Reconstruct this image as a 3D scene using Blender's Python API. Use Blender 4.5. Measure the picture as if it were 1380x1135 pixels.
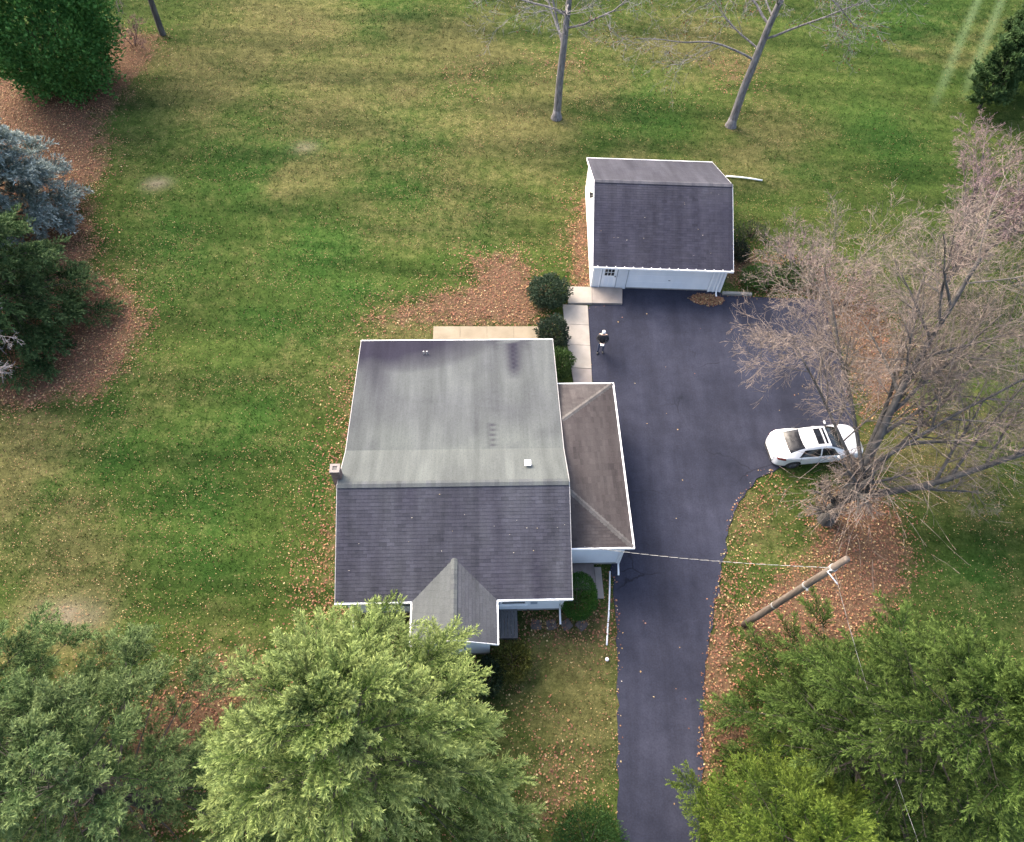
import bpy, math, random
import numpy as np
from mathutils import Vector, Matrix

# ------------------------------------------------------------------ camera, sky, sun, exposure
for o in list(bpy.data.objects): bpy.data.objects.remove(o)
scn = bpy.context.scene
COL = scn.collection
R = math.radians

cam_d = bpy.data.cameras.new('camera'); cam = bpy.data.objects.new('camera', cam_d); COL.objects.link(cam)
cam_d.sensor_fit = 'HORIZONTAL'; cam_d.sensor_width = 36.0; cam_d.lens = 36.0 * 1004.8 / 1380.0
cam_d.clip_end = 4000; cam_d.clip_start = 0.1
cam.matrix_world = Matrix.Translation((0, 0, 31.7)) @ Matrix.Rotation(R(32.735), 4, 'X') @ Matrix.Rotation(R(2.871), 4, 'Z')
scn.camera = cam

SUN_VEC = Vector((-0.62, 0.58, 0.80)).normalized()
world = bpy.data.worlds.new('World'); scn.world = world; world.use_nodes = True
nt = world.node_tree; nt.nodes.clear()
sky = nt.nodes.new('ShaderNodeTexSky'); sky.sky_type = 'NISHITA'; sky.sun_disc = False
sky.sun_elevation = math.asin(SUN_VEC.z); sky.sun_rotation = math.atan2(SUN_VEC.x, SUN_VEC.y)
sky.air_density = 1.0; sky.dust_density = 6.0; sky.ozone_density = 0.6
bg = nt.nodes.new('ShaderNodeBackground'); bg.inputs['Strength'].default_value = 0.15
wo = nt.nodes.new('ShaderNodeOutputWorld')
nt.links.new(sky.outputs[0], bg.inputs[0]); nt.links.new(bg.outputs[0], wo.inputs[0])

sun_d = bpy.data.lights.new('sun', 'SUN'); sun_d.energy = 0.5; sun_d.angle = R(35); sun_d.color = (1.0, 0.93, 0.82)
sun = bpy.data.objects.new('sun', sun_d); COL.objects.link(sun)
sun.rotation_euler = (-SUN_VEC).to_track_quat('-Z', 'Y').to_euler()

scn.view_settings.view_transform = 'Standard'; scn.view_settings.look = 'None'
scn.view_settings.exposure = 2.18; scn.view_settings.gamma = 1.0
scn.view_settings.use_curve_mapping = False

# ------------------------------------------------------------------ helpers
def tag(o, label=None, cat=None, group=None, kind=None):
    if label: o['label'] = label
    if cat: o['category'] = cat
    if group: o['group'] = group
    if kind: o['kind'] = kind
    return o

def empty(name, loc=(0, 0, 0), rz=0.0):
    o = bpy.data.objects.new(name, None); COL.objects.link(o)
    o.location = loc; o.rotation_euler = (0, 0, rz); o.empty_display_size = 0.2
    return o

def link(name, me, mat=None, parent=None):
    o = bpy.data.objects.new(name, me); COL.objects.link(o)
    if mat is not None and not me.materials: me.materials.append(mat)
    if parent is not None: o.parent = parent
    return o

def mesh_np(name, V, F, mat, parent=None, smooth=False, col=None, fl=None):
    V = np.asarray(V, np.float32).reshape(-1, 3); F = np.asarray(F, np.int32)
    me = bpy.data.meshes.new(name)
    k = F.shape[1]; n = len(F)
    me.vertices.add(len(V)); me.vertices.foreach_set('co', V.ravel())
    me.loops.add(n * k); me.loops.foreach_set('vertex_index', F.ravel())
    me.polygons.add(n)
    me.polygons.foreach_set('loop_start', np.arange(0, n * k, k, dtype=np.int32))
    me.polygons.foreach_set('loop_total', np.full(n, k, np.int32))
    me.polygons.foreach_set('use_smooth', np.full(n, bool(smooth)))
    if col is not None:
        a = me.attributes.new('Col', 'FLOAT_COLOR', 'POINT')
        c = np.ones((len(V), 4), np.float32); c[:, :3] = col
        a.data.foreach_set('color', c.ravel())
    for key, arr in (fl or {}).items():
        a = me.attributes.new(key, 'FLOAT', 'POINT'); a.data.foreach_set('value', np.asarray(arr, np.float32))
    me.update(calc_edges=True)
    return link(name, me, mat, parent)

class MB:
    """collects boxes, prisms and tubes; build() links them as one mesh"""
    def __init__(s): s.v = []; s.f = []
    def add(s, vs, fs):
        b = len(s.v); s.v += [tuple(v) for v in vs]; s.f += [tuple(b + i for i in f) for f in fs]; return s
    def box(s, x0, x1, y0, y1, z0, z1, M=None):
        vs = [Vector((x, y, z)) for z in (z0, z1) for x, y in ((x0, y0), (x1, y0), (x1, y1), (x0, y1))]
        if M is not None: vs = [M @ v for v in vs]
        return s.add(vs, [(3, 2, 1, 0), (4, 5, 6, 7), (0, 1, 5, 4), (1, 2, 6, 5), (2, 3, 7, 6), (3, 0, 4, 7)])
    def prism(s, pts, z0, z1):
        n = len(pts)
        vs = [(x, y, z0) for x, y in pts] + [(x, y, z1) for x, y in pts]
        return s.add(vs, [tuple(range(n - 1, -1, -1)), tuple(range(n, 2 * n))] +
                     [(i, (i + 1) % n, n + (i + 1) % n, n + i) for i in range(n)])
    def slab(s, pts, t):
        """planar polygon thickened straight down by t"""
        n = len(pts); vs = [tuple(p) for p in pts] + [(p[0], p[1], p[2] - t) for p in pts]
        return s.add(vs, [tuple(range(n)), tuple(range(2 * n - 1, n - 1, -1))] +
                     [(i, n + i, n + (i + 1) % n, (i + 1) % n) for i in range(n)])
    def tube(s, pts, rad, n=8, caps=True):
        pts = [Vector(p) for p in pts]; m = len(pts)
        if not hasattr(rad, '__len__'): rad = [rad] * m
        b = len(s.v)
        for i, p in enumerate(pts):
            d = (pts[min(i + 1, m - 1)] - pts[max(i - 1, 0)]).normalized()
            u = d.cross(Vector((0, 0, 1))) if abs(d.z) < 0.95 else d.cross(Vector((1, 0, 0)))
            u.normalize(); w = d.cross(u)
            for k in range(n):
                a = 2 * math.pi * k / n
                s.v.append(tuple(p + (u * math.cos(a) + w * math.sin(a)) * rad[i]))
        for i in range(m - 1):
            for k in range(n):
                a = b + i * n + k; c = b + i * n + (k + 1) % n
                s.f.append((a, a + n, c + n, c))
        if caps:
            s.f.append(tuple(b + k for k in range(n))); s.f.append(tuple(b + (m - 1) * n + k for k in range(n - 1, -1, -1)))
        return s
    def lathe(s, prof, n=20, axis='Z', c=(0, 0, 0)):
        b = len(s.v); m = len(prof); c = Vector(c)
        for r, h in prof:
            for k in range(n):
                a = 2 * math.pi * k / n; x, y = r * math.cos(a), r * math.sin(a)
                v = Vector((x, y, h)) if axis == 'Z' else (Vector((x, h, y)) if axis == 'Y' else Vector((h, x, y)))
                s.v.append(tuple(c + v))
        for i in range(m - 1):
            for k in range(n):
                a = b + i * n + k; d = b + i * n + (k + 1) % n
                s.f.append((a, d, d + n, a + n))
        return s
    def build(s, name, mat, parent=None, bevel=0.0, smooth=False):
        me = bpy.data.meshes.new(name); me.from_pydata(s.v, [], s.f)
        if smooth:
            for p in me.polygons: p.use_smooth = True
        me.update(); o = link(name, me, mat, parent)
        if bevel:
            m = o.modifiers.new('bevel', 'BEVEL'); m.width = bevel; m.segments = 2; m.limit_method = 'ANGLE'
        return o

# numpy value noise -------------------------------------------------
def _h(ix, iy, seed):
    h = (ix.astype(np.int64) * 374761393 + iy.astype(np.int64) * 668265263 + seed * 1442695041) & 0xffffffff
    h = ((h ^ (h >> 13)) * 1274126177) & 0xffffffff
    return ((h ^ (h >> 16)) & 0xffff) / 65535.0
def vnoise(x, y, seed=0):
    ix = np.floor(x); iy = np.floor(y); fx = x - ix; fy = y - iy
    fx = fx * fx * (3 - 2 * fx); fy = fy * fy * (3 - 2 * fy)
    a = _h(ix, iy, seed); b = _h(ix + 1, iy, seed); c = _h(ix, iy + 1, seed); d = _h(ix + 1, iy + 1, seed)
    return (a + (b - a) * fx) + ((c + (d - c) * fx) - (a + (b - a) * fx)) * fy
def fbm(x, y, seed=0, oct=4):
    s = 0; a = .5; t = 0
    for i in range(oct): s = s + a * vnoise(x * 2 ** i, y * 2 ** i, seed + i * 7); t += a; a *= .5
    return s / t
def inpoly(x, y, poly):
    r = np.zeros(x.shape, bool); n = len(poly)
    for i in range(n):
        x1, y1 = poly[i]; x2, y2 = poly[(i + 1) % n]
        if y1 == y2: continue
        c = ((y1 > y) != (y2 > y)) & (x < (x2 - x1) * (y - y1) / (y2 - y1) + x1); r ^= c
    return r
def polydist(x, y, poly):
    """signed distance, positive inside"""
    d = np.full(x.shape, 1e9); n = len(poly)
    for i in range(n):
        ax, ay = poly[i]; bx, by = poly[(i + 1) % n]
        ex, ey = bx - ax, by - ay; t = np.clip(((x - ax) * ex + (y - ay) * ey) / (ex * ex + ey * ey + 1e-9), 0, 1)
        d = np.minimum(d, np.hypot(x - ax - t * ex, y - ay - t * ey))
    return np.where(inpoly(x, y, poly), d, -d)

# ------------------------------------------------------------------ materials
def nodes(name):
    m = bpy.data.materials.new(name); m.use_nodes = True; t = m.node_tree
    b = t.nodes['Principled BSDF']
    return m, t, b
def N(t, kind, **kw):
    n = t.nodes.new(kind)
    for k, v in kw.items():
        if k in n.inputs: n.inputs[k].default_value = v
        else: setattr(n, k, v)
    return n
def ramp(t, fac, stops):
    r = t.nodes.new('ShaderNodeValToRGB'); e = r.color_ramp.elements
    while len(e) < len(stops): e.new(0.5)
    for i, (p, c) in enumerate(stops): e[i].position = p; e[i].color = (c[0], c[1], c[2], 1)
    t.links.new(fac, r.inputs[0]); return r.outputs[0]
def mix(t, fac, a, b, mode='MIX'):
    n = t.nodes.new('ShaderNodeMix'); n.data_type = 'RGBA'; n.blend_type = mode
    for s, v in ((0, fac), (6, a), (7, b)):
        if isinstance(v, (float, int)): n.inputs[s].default_value = v
        elif isinstance(v, tuple): n.inputs[s].default_value = (v[0], v[1], v[2], 1)
        else: t.links.new(v, n.inputs[s])
    return n.outputs[2]
def noise(t, scale, detail=4, rough=.55, vec=None, dist=0):
    n = N(t, 'ShaderNodeTexNoise', Scale=scale, Detail=detail, Roughness=rough, Distortion=dist)
    if vec is not None: t.links.new(vec, n.inputs['Vector'])
    return n.outputs['Fac']
def pos(t): return t.nodes.new('ShaderNodeNewGeometry').outputs['Position']
def objc(t): return t.nodes.new('ShaderNodeTexCoord').outputs['Object']
def mapping(t, vec, sc=(1, 1, 1), rot=(0, 0, 0)):
    n = t.nodes.new('ShaderNodeMapping'); n.inputs['Scale'].default_value = sc; n.inputs['Rotation'].default_value = rot
    t.links.new(vec, n.inputs['Vector']); return n.outputs[0]
def bump(t, b, h, strength, dist=.02):
    n = N(t, 'ShaderNodeBump', Strength=strength, Distance=dist); t.links.new(h, n.inputs['Height']); t.links.new(n.outputs[0], b.inputs['Normal'])
def attr(t, name, out='Fac'):
    n = t.nodes.new('ShaderNodeAttribute'); n.attribute_name = name; return n.outputs[out]

def pm(name, c1, c2, scale=4.0, rough=.7, bs=0.0, bscale=None, spec=.5, metal=0.0, stretch=(1, 1, 1), detail=5):
    m, t, b = nodes(name)
    v = mapping(t, objc(t), stretch)
    f = noise(t, scale, detail, .6, v)
    t.links.new(ramp(t, f, [(.3, c1), (.7, c2)]), b.inputs['Base Color'])
    b.inputs['Roughness'].default_value = rough; b.inputs['Specular IOR Level'].default_value = spec
    b.inputs['Metallic'].default_value = metal
    if bs: bump(t, b, noise(t, bscale or scale * 6, 3, .6, v), bs)
    return m

WHITE = pm('white_siding', (.70, .72, .74), (.80, .81, .82), 1.5, .55, .05, 40, stretch=(1, 1, .3))
TRIM = pm('white_trim', (.78, .78, .78), (.84, .84, .83), 3, .5)
WEST_LIT = pm('sunlit_white_boards', (.74, .72, .66), (.82, .80, .75), 1.2, .6, .06, 30, stretch=(3, 3, .4))  # west garage wall: warm sunlight put into the white of the boards
FOUND = pm('foundation_block', (.22, .21, .20), (.32, .31, .29), 3, .9, .3, 18)
DARKMETAL = pm('black_metal', (.015, .015, .017), (.03, .03, .032), 8, .45)
ALU = pm('bare_aluminium', (.30, .30, .29), (.42, .42, .40), 20, .5, metal=.3)
BLACKCABLE = pm('cable_rubber', (.02, .02, .02), (.05, .05, .05), 10, .7)
CONC = pm('concrete', (.22, .20, .172), (.30, .272, .236), 1.3, .9, .25, 60)
CONC2 = pm('weathered_concrete', (.17, .150, .134), (.235, .207, .187), 1.3, .9, .25, 60)
PATIO = pm('tan_concrete', (.165, .136, .092), (.23, .193, .136), 1.1, .9, .25, 60)
STEPSTONE = pm('slate_stone', (.035, .03, .03), (.08, .068, .062), 5, .85, .3, 40)
STOOP = pm('brown_concrete', (.11, .09, .085), (.19, .16, .15), 2.5, .9, .25, 50)
DECKWOOD = pm('grey_deck_wood', (.07, .07, .075), (.15, .145, .14), 5, .85, .3, 40, stretch=(6, 1, 1))
POLEWOOD = pm('weathered_pole_wood', (.068, .052, .040), (.16, .128, .10), 9, .85, .4, 50, stretch=(1, 1, .12))
LOGWOOD = pm('grey_timber', (.12, .115, .10), (.26, .25, .22), 5, .9, .4, 40, stretch=(.2, 1, 1))
GLASS, _t, _b = nodes('window_glass'); _b.inputs['Base Color'].default_value = (.02, .025, .03, 1); _b.inputs['Roughness'].default_value = .06; _b.inputs['Specular IOR Level'].default_value = .6
BARK = pm('grey_bark', (.026, .024, .022), (.095, .088, .080), 6, .92, .5, 30, stretch=(1, 1, .25))
BARKDARK = pm('dark_bark', (.018, .015, .012), (.045, .038, .030), 6, .92, .5, 30, stretch=(1, 1, .25))
BARKBROWN = pm('brown_bark', (.05, .035, .025), (.12, .085, .06), 6, .92, .5, 30, stretch=(1, 1, .25))

def colmat(name, rough=.75, spec=.3, sss=None, var=.0, scale=3.0):
    m, t, b = nodes(name)
    c = attr(t, 'Col', 'Color')
    if var:
        f = noise(t, scale, 3, .6, pos(t))
        c = mix(t, 1.0, c, ramp(t, f, [(.3, (1 - var,) * 3), (.7, (1 + var * .3,) * 3)]), 'MULTIPLY')
    t.links.new(c, b.inputs['Base Color']); b.inputs['Roughness'].default_value = rough; b.inputs['Specular IOR Level'].default_value = spec
    if sss:
        tr = t.nodes.new('ShaderNodeBsdfTranslucent'); t.links.new(c, tr.inputs[0])
        mx = t.nodes.new('ShaderNodeMixShader'); mx.inputs[0].default_value = sss
        out = t.nodes['Material Output']; t.links.new(b.outputs[0], mx.inputs[1]); t.links.new(tr.outputs[0], mx.inputs[2]); t.links.new(mx.outputs[0], out.inputs[0])
    return m
NEEDLE = colmat('conifer_needles', .7, .12, .18)
LEAFM = colmat('shrub_leaves', .6, .25, .2)
LITTERM = colmat('dry_leaves', .8, .25, .12)
TWIG = colmat('twigs', .9, .2)

# asphalt
ASPH, t, b = nodes('asphalt')
p = pos(t)
big = noise(t, .3, 6, .65, p); fine = noise(t, 14, 6, .75, p); mid = noise(t, 1.6, 5, .6, p)
c = ramp(t, big, [(.3, (.0185, .0208, .0340)), (.75, (.0410, .0440, .0655))])
c = mix(t, .55, c, ramp(t, fine, [(.25, (.32,) * 3), (.75, (1.25,) * 3)]), 'MULTIPLY')
c = mix(t, .35, c, ramp(t, mid, [(.3, (.6,) * 3), (.7, (1.15,) * 3)]), 'MULTIPLY')
wv = N(t, 'ShaderNodeTexVoronoi', Scale=.33); wv.feature = 'DISTANCE_TO_EDGE'
nn = N(t, 'ShaderNodeTexNoise', Scale=1.2, Detail=5); t.links.new(p, nn.inputs['Vector'])
t.links.new(mix(t, .35, p, nn.outputs['Color']), wv.inputs['Vector'])
crack = ramp(t, wv.outputs['Distance'], [(.0, (1, 1, 1)), (.006, (0, 0, 0))])
cm = ramp(t, noise(t, .25, 2, .5, p), [(.55, (0, 0, 0)), (.65, (.7, .7, .7))])
crm = mix(t, 1.0, crack, cm, 'MULTIPLY')
c = mix(t, crm, c, (.007, .007, .009))
tw_ = noise(t, .9, 5, .65, mapping(t, p, (1.2, .13, 1)))
c = mix(t, .6, c, ramp(t, tw_, [(.35, (.72,) * 3), (.65, (1.22,) * 3)]), 'MULTIPLY')
t.links.new(c, b.inputs['Base Color']); b.inputs['Roughness'].default_value = .9; b.inputs['Specular IOR Level'].default_value = .12
bump(t, b, noise(t, 60, 3, .7, p), .5, .012)

# lawn: colour driven by noise and by the fields stored on the mesh
def lawn_colour(t):
    p = pos(t)
    n1 = noise(t, .35, 5, .6, p); n2 = noise(t, 1.7, 5, .65, p); n3 = noise(t, 9, 4, .7, p)
    st = noise(t, 1.0, 4, .6, mapping(t, p, (.07, .42, 1), (0, 0, .05)))
    n4 = noise(t, 26, 3, .7, p)
    g = ramp(t, n2, [(.25, (.046, .066, .016)), (.5, (.082, .104, .027)), (.75, (.125, .138, .041))])
    lush = ramp(t, n2, [(.25, (.030, .066, .013)), (.5, (.050, .096, .021)), (.75, (.080, .126, .031))])
    dry = ramp(t, n2, [(.25, (.092, .078, .032)), (.5, (.165, .135, .056)), (.75, (.245, .195, .085))])
    lit = ramp(t, n3, [(.25, (.135, .064, .038)), (.5, (.27, .134, .082)), (.75, (.38, .205, .128))])
    g = mix(t, attr(t, 'lush'), g, lush)
    def madd(a, k, b):
        m_ = t.nodes.new('ShaderNodeMath'); m_.operation = 'MULTIPLY_ADD'; t.links.new(a, m_.inputs[0]); m_.inputs[1].default_value = k
        if isinstance(b, float): m_.inputs[2].default_value = b
        else: t.links.new(b, m_.inputs[2])
        return m_.outputs[0]
    def smooth(v, lo, hi):
        mr = N(t, 'ShaderNodeMapRange', **{'From Min': lo, 'From Max': hi}); mr.interpolation_type = 'SMOOTHSTEP'
        t.links.new(v, mr.inputs[0]); return mr.outputs[0]
    def thr(fac, nse, lo, hi): return smooth(madd(nse, 1.0, fac), lo, hi)
    dsum = madd(attr(t, 'dry'), .62, madd(n1, .75, madd(n2, .55, madd(n3, .45, 0.0))))
    g = mix(t, smooth(dsum, .84, 1.46), g, dry)
    g = mix(t, .8, g, ramp(t, st, [(.34, (.62, .68, .64)), (.66, (1.72, 1.60, 1.50))]), 'MULTIPLY')
    g = mix(t, .85, g, ramp(t, n3, [(.25, (.42, .45, .42)), (.75, (1.5, 1.48, 1.4))]), 'MULTIPLY')
    g = mix(t, .7, g, ramp(t, n4, [(.25, (.5, .5, .5)), (.75, (1.45, 1.42, 1.35))]), 'MULTIPLY')
    g = mix(t, thr(attr(t, 'litter'), n2, .8, 1.15), g, lit)
    g = mix(t, attr(t, 'track'), g, (.26, .30, .14))
    g = mix(t, attr(t, 'bare'), g, (.40, .27, .19))
    g = mix(t, 1.0, g, (.405, .505, .51), 'MULTIPLY')
    return g, n3
LAWN, t, b = nodes('lawn_soil'); g, n3 = lawn_colour(t)
t.links.new(g, b.inputs['Base Color']); b.inputs['Roughness'].default_value = .95; b.inputs['Specular IOR Level'].default_value = .03
bump(t, b, noise(t, 22, 4, .7, pos(t)), .8, .05)
BLADE, t, b = nodes('grass_blades'); g, n3 = lawn_colour(t)
g2 = mix(t, 1.0, g, attr(t, 'Col', 'Color'), 'MULTIPLY')
t.links.new(g2, b.inputs['Base Color']); b.inputs['Roughness'].default_value = .85; b.inputs['Specular IOR Level'].default_value = .05

# ------------------------------------------------------------------ site plan (metres, camera above the origin)
DRIVE = [(5.86, 30.0), (11.5, 30.1), (11.62, 29.62), (17.70, 29.71), (17.50, 27.71), (17.61, 26.14), (17.59, 23.65), (17.56, 21.77), (17.26, 19.97),
         (15.92, 19.20), (14.39, 18.76), (12.85, 18.25), (12.04, 17.70), (11.19, 16.79), (10.51, 15.50), (9.91, 13.25), (9.39, 11.49), (8.86, 9.51),
         (8.46, 7.65), (8.09, 4.82), (7.84, 2.14), (7.70, 0.0), (7.6, -14), (4.7, -14), (4.74, 0.49), (4.76, 2.01), (4.74, 3.88), (4.82, 5.48),
         (4.92, 8.38), (4.94, 9.82), (4.80, 12.98), (4.67, 15.18), (4.14, 22.96), (4.07, 23.88), (3.92, 28.40), (5.80, 28.62)]
LITTER = {
 'tree': [(16.84, 18.24), (18.47, 15.94), (18.02, 13.33), (16.69, 10.9), (14.32, 9.75), (10.70, 9.6), (10.46, 10.88), (12.63, 12.34), (14.57, 13.86), (15.0, 16.16)],
 'bedB': [(-24.14, 28.82), (-22.52, 28.37), (-20.74, 26.28), (-20.33, 24.74), (-20.48, 22.73), (-21.33, 21.25), (-23.02, 20.69), (-25.78, 20.06), (-33, 20), (-33, 32.56), (-28.38, 32.75), (-25.58, 31.09)],
 'bedC': [(-38.40, 50.56), (-33, 46), (-29.73, 44.22), (-27.68, 40.43), (-26.94, 37.55), (-26.67, 34.16), (-25.16, 31.11), (-25.79, 29.29), (-36, 32.56)],
 'bedU': [(-30.66, 53.19), (-27.41, 52.49), (-27.84, 47.80), (-28.48, 43.50), (-32.67, 43.98)],
 'yard': [(-2.88, 31.76), (-0.48, 31.75), (1.10, 29.68), (0.96, 26.75), (-2.31, 26.59), (-5.61, 26.85), (-8.02, 26.48), (-4.52, 28.34), (-2.50, 29.44)],
 'garW': [(3.3, 35.5), (4.19, 37.78), (4.2, 29.48), (3.2, 29.64)],
 'strip': [(8.10, 4.56), (8.89, 9.20), (9.65, 11.85), (9.97, 10.86), (9.70, 8.62), (10.00, 6.00), (8.65, 4.58)],
 'west': [(-8.75, 16.79), (-8.68, 22.99), (-8.0, 23.01), (-7.0, 14.52), (-6.8, 10.64), (-8.42, 10.90), (-8.9, 12.24), (-8.65, 14.82)],
 'pines': [(-11.87, 7.56), (-10.42, 7.93), (-9.66, 5.92), (-10.70, 4.76), (-11.98, 1.0), (-17, 1.0), (-15, 6)],
 'verge': [(9.7, 11.5), (10.0, 13.2), (10.6, 15.4), (11.3, 16.7), (12.1, 17.6), (12.9, 18.1), (13.0, 17.4), (11.8, 16.0), (11.1, 14.3), (10.8, 12.5), (10.4, 11.0)],
 'front': [(1.96, 5.08), (2.84, 5.67), (2.99, 3.80), (2.43, 2.27), (2.01, 2.74)],
 'garE': [(11.9, 31.0), (17.53, 29.93), (18.0, 24.66), (18.1, 21.80), (20.8, 22.00), (21.4, 28.13), (18.0, 31.97), (12.4, 33.19)],
 'garden': [(-0.17, 10.60), (3.97, 10.81), (4.75, 11.60), (4.75, 9.6), (2.68, 9.73), (0.77, 9.38), (0.52, 8.17), (-0.41, 8.12)],
 'oak1': [(-5.85, 50.59), (-3.47, 51.26), (-3.24, 47.68), (-5.32, 47.50)],
 'oak2': [(0.28, 53.00), (4.43, 54.34), (4.38, 50.54), (0.89, 50.25)],
 'oak3': [(13.20, 52.69), (16.32, 53.44), (16.11, 49.73), (13.41, 49.51)],
 'house_s': [(-7.22, 10.47), (-3.79, 10.65), (-3.66, 9.51), (-6.86, 9.67)],
}
LIT_AMT = {'verge': .5, 'oak1': .35, 'oak2': .45, 'oak3': .5, 'garden': .6, 'garE': .8, 'garW': .9, 'west': .55, 'front': .55, 'strip': 1.0, 'pines': .7, 'house_s': .6, 'bedC': .95, 'yard': .9}
BLOBS = [('dry',-20.4,54.1,5.5),('dry',-4.2,53.6,5.0),('dry',3.6,49.6,3.2),('dry',-1.5,43.7,6.0),('dry',-11.9,46.5,6.2),('dry',-22.3,16.0,2.1),('dry',-20.3,12.4,2.6),('dry',-18.5,9.4,2.6),('dry',-11.2,6.7,1.6),('dry',-13.6,38.6,2.8),('dry',17.2,44.8,3.1),('dry',3.3,6.8,2.4),('dry',3.0,9.0,1.6),('dry',2.9,4.5,1.6),('dry',8.8,7.7,1.2),('dry',11.4,15.6,1.4),('dry',12.8,13.4,1.7),('dry',-5.5,26.2,2.0),('dry',-23.6,18.4,2.1),('dry',13.2,55.1,4.6),('dry',21.6,18.5,2.6),('dry',-22.5,47.4,4.6),
 ('lush',-20.5,31.4,4.3),('lush',-17.6,39.7,5.2),('lush',-11.9,32.0,3.0),('lush',-12.9,26.3,2.4),('lush',-13.2,19.0,2.9),('lush',-14.6,14.9,2.7),('lush',31.6,58.8,7.2),('lush',24.8,44.6,4.1),('lush',21.9,13.2,2.1),('lush',-8.5,43.5,3.0),('lush',-9.2,28.7,2.5),('lush',-3.7,33.9,2.7),('lush',8.2,47.3,3.1),('lush',17.1,40.9,2.0),('lush',-9.8,16.7,1.4),('lush',-12.5,12.1,2.0),('lush',15.0,18.1,1.1),('lush',8.6,44.9,3.1),('lush',-6.8,37.7,3.3),('lush',-19.1,17.8,2.8),('lush',-11.1,56.0,3.4)]
HOUSE_O, HOUSE_A = (-1.94, 10.02), 0.073
GAR_O, GAR_A = (7.843, 29.38), 0.024
def rot2(o, a, x, y): return (o[0] + x * math.cos(a) - y * math.sin(a), o[1] + x * math.sin(a) + y * math.cos(a))
HOUSE_FOOT = [rot2(HOUSE_O, HOUSE_A, *p) for p in ((-4.45, .4), (-1.4, .4), (-1.4, -1.4), (1.4, -1.4), (1.4, .4), (4.5, .4), (4.5, 2.45), (7.15, 2.45), (7.15, 10.3), (4.5, 10.3), (4.5, 12.95), (-4.45, 12.95))]
GAR_FOOT = [rot2(GAR_O, GAR_A, *p) for p in ((-3.75, .45), (3.75, .45), (3.75, 8.75), (-3.75, 8.75))]
WALKS = [[(2.84, 29.60), (5.90, 29.60), (5.86, 28.45), (2.84, 28.33)], [(2.51, 28.2), (3.93, 28.2), (4.10, 22.9), (2.9, 22.9)], [(-4.6, 26.25), (1.3, 26.6), (1.35, 22.9), (-4.3, 22.5)]]

def fields(x, y):
    w = (fbm(x * .7, y * .7, 3) - .5)
    w2 = (fbm(x * 2.2, y * 2.2, 9) - .5)
    lit = np.zeros(x.shape)
    for k, poly in LITTER.items():
        sd = polydist(x, y, poly) + w * 1.3 + w2 * .7
        lit = np.maximum(lit, LIT_AMT.get(k, 1.0) * np.clip(sd / 1.7 * .5 + .5, 0, 1))
    f = {'dry': np.zeros(x.shape), 'lush': np.zeros(x.shape)}
    wx = x + (fbm(x * .4, y * .4, 21) - .5) * 5; wy = y + (fbm(x * .4, y * .4, 33) - .5) * 5
    for n, bx, by, r in BLOBS:
        f[n] = np.maximum(f[n], np.exp(-((wx - bx) ** 2 + (wy - by) ** 2) / (r * r) * .9))
    f['dry'] = f['dry'] * .75
    f['dry'] += np.clip((fbm(x * .12 + 5, y * .2, 50) - .5) * 1.6, 0, .5)
    tr = np.zeros(x.shape)
    for ax, ay, bx, by in ((28.5, 48.1, 36.4, 63.6), (30.9, 49.2, 38.6, 64.2)):
        ex, ey = bx - ax, by - ay; t = ((x - ax) * ex + (y - ay) * ey) / (ex * ex + ey * ey)
        d = np.abs((x - ax) * ey - (y - ay) * ex) / math.hypot(ex, ey)
        tr = np.maximum(tr, np.clip(1 - d / .38, 0, 1) ** .6 * np.clip(t * 4, 0, 1) * (.55 + .45 * fbm(x, y, 77)))
    bare = np.exp(-(((x + 22.95) / .75) ** 2 + ((y - 36.8) / .55) ** 2))
    bare = np.maximum(bare, .85 * np.exp(-(((x + 18.4) / 1.5) ** 2 + ((y - 9.4) / .7) ** 2)))
    bare = np.maximum(bare, .6 * np.exp(-(((x + 14.4) / .8) ** 2 + ((y - 40.9) / .6) ** 2)))
    f['litter'] = lit; f['track'] = tr * .75; f['bare'] = np.clip(bare * (.5 + fbm(x * 3, y * 3, 61)), 0, 1) * .85
    return f
def height(x, y):
    """gentle swells away from the drive and the buildings"""
    h = (fbm(x * .12, y * .12, 101, 3) - .5) * .5 + (fbm(x * .9, y * .9, 111, 3) - .5) * .07
    m = np.clip((np.hypot(np.maximum(np.abs(x - 4) - 13.5, 0), np.maximum(np.abs(y - 15) - 25, 0)) - .5) / 7, 0, 1)
    edge = np.clip(-polydist(x, y, DRIVE) / 1.2, 0, 1)
    sm = (fbm(x * 1.3, y * 1.3, 121, 3) - .5) * .06 * edge
    return h * m + sm * (1 - m) - .03

# ------------------------------------------------------------------ ground
def axis(lo, hi, step, far):
    mid = np.arange(lo, hi + step, step)
    out = np.array([1.5, 4, 9, 18, 36, 80, 180, 400, far])
    return np.concatenate([(lo - out)[::-1], mid, mid[-1] + out])
gx = axis(-46, 46, .4, 900); gy = axis(-8, 70, .4, 900)
X, Y = np.meshgrid(gx, gy); nx, ny = len(gx), len(gy)
fl = fields(X.ravel(), Y.ravel())
Z = height(X.ravel(), Y.ravel())
idx = np.arange(nx * ny).reshape(ny, nx)
F = np.stack([idx[:-1, :-1], idx[:-1, 1:], idx[1:, 1:], idx[1:, :-1]], -1).reshape(-1, 4)
ground = mesh_np('ground', np.stack([X.ravel(), Y.ravel(), Z], 1), F, LAWN, None, True, fl=fl)
tag(ground, 'green and straw coloured lawn with bare spots round the house', 'lawn', kind='structure')

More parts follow.
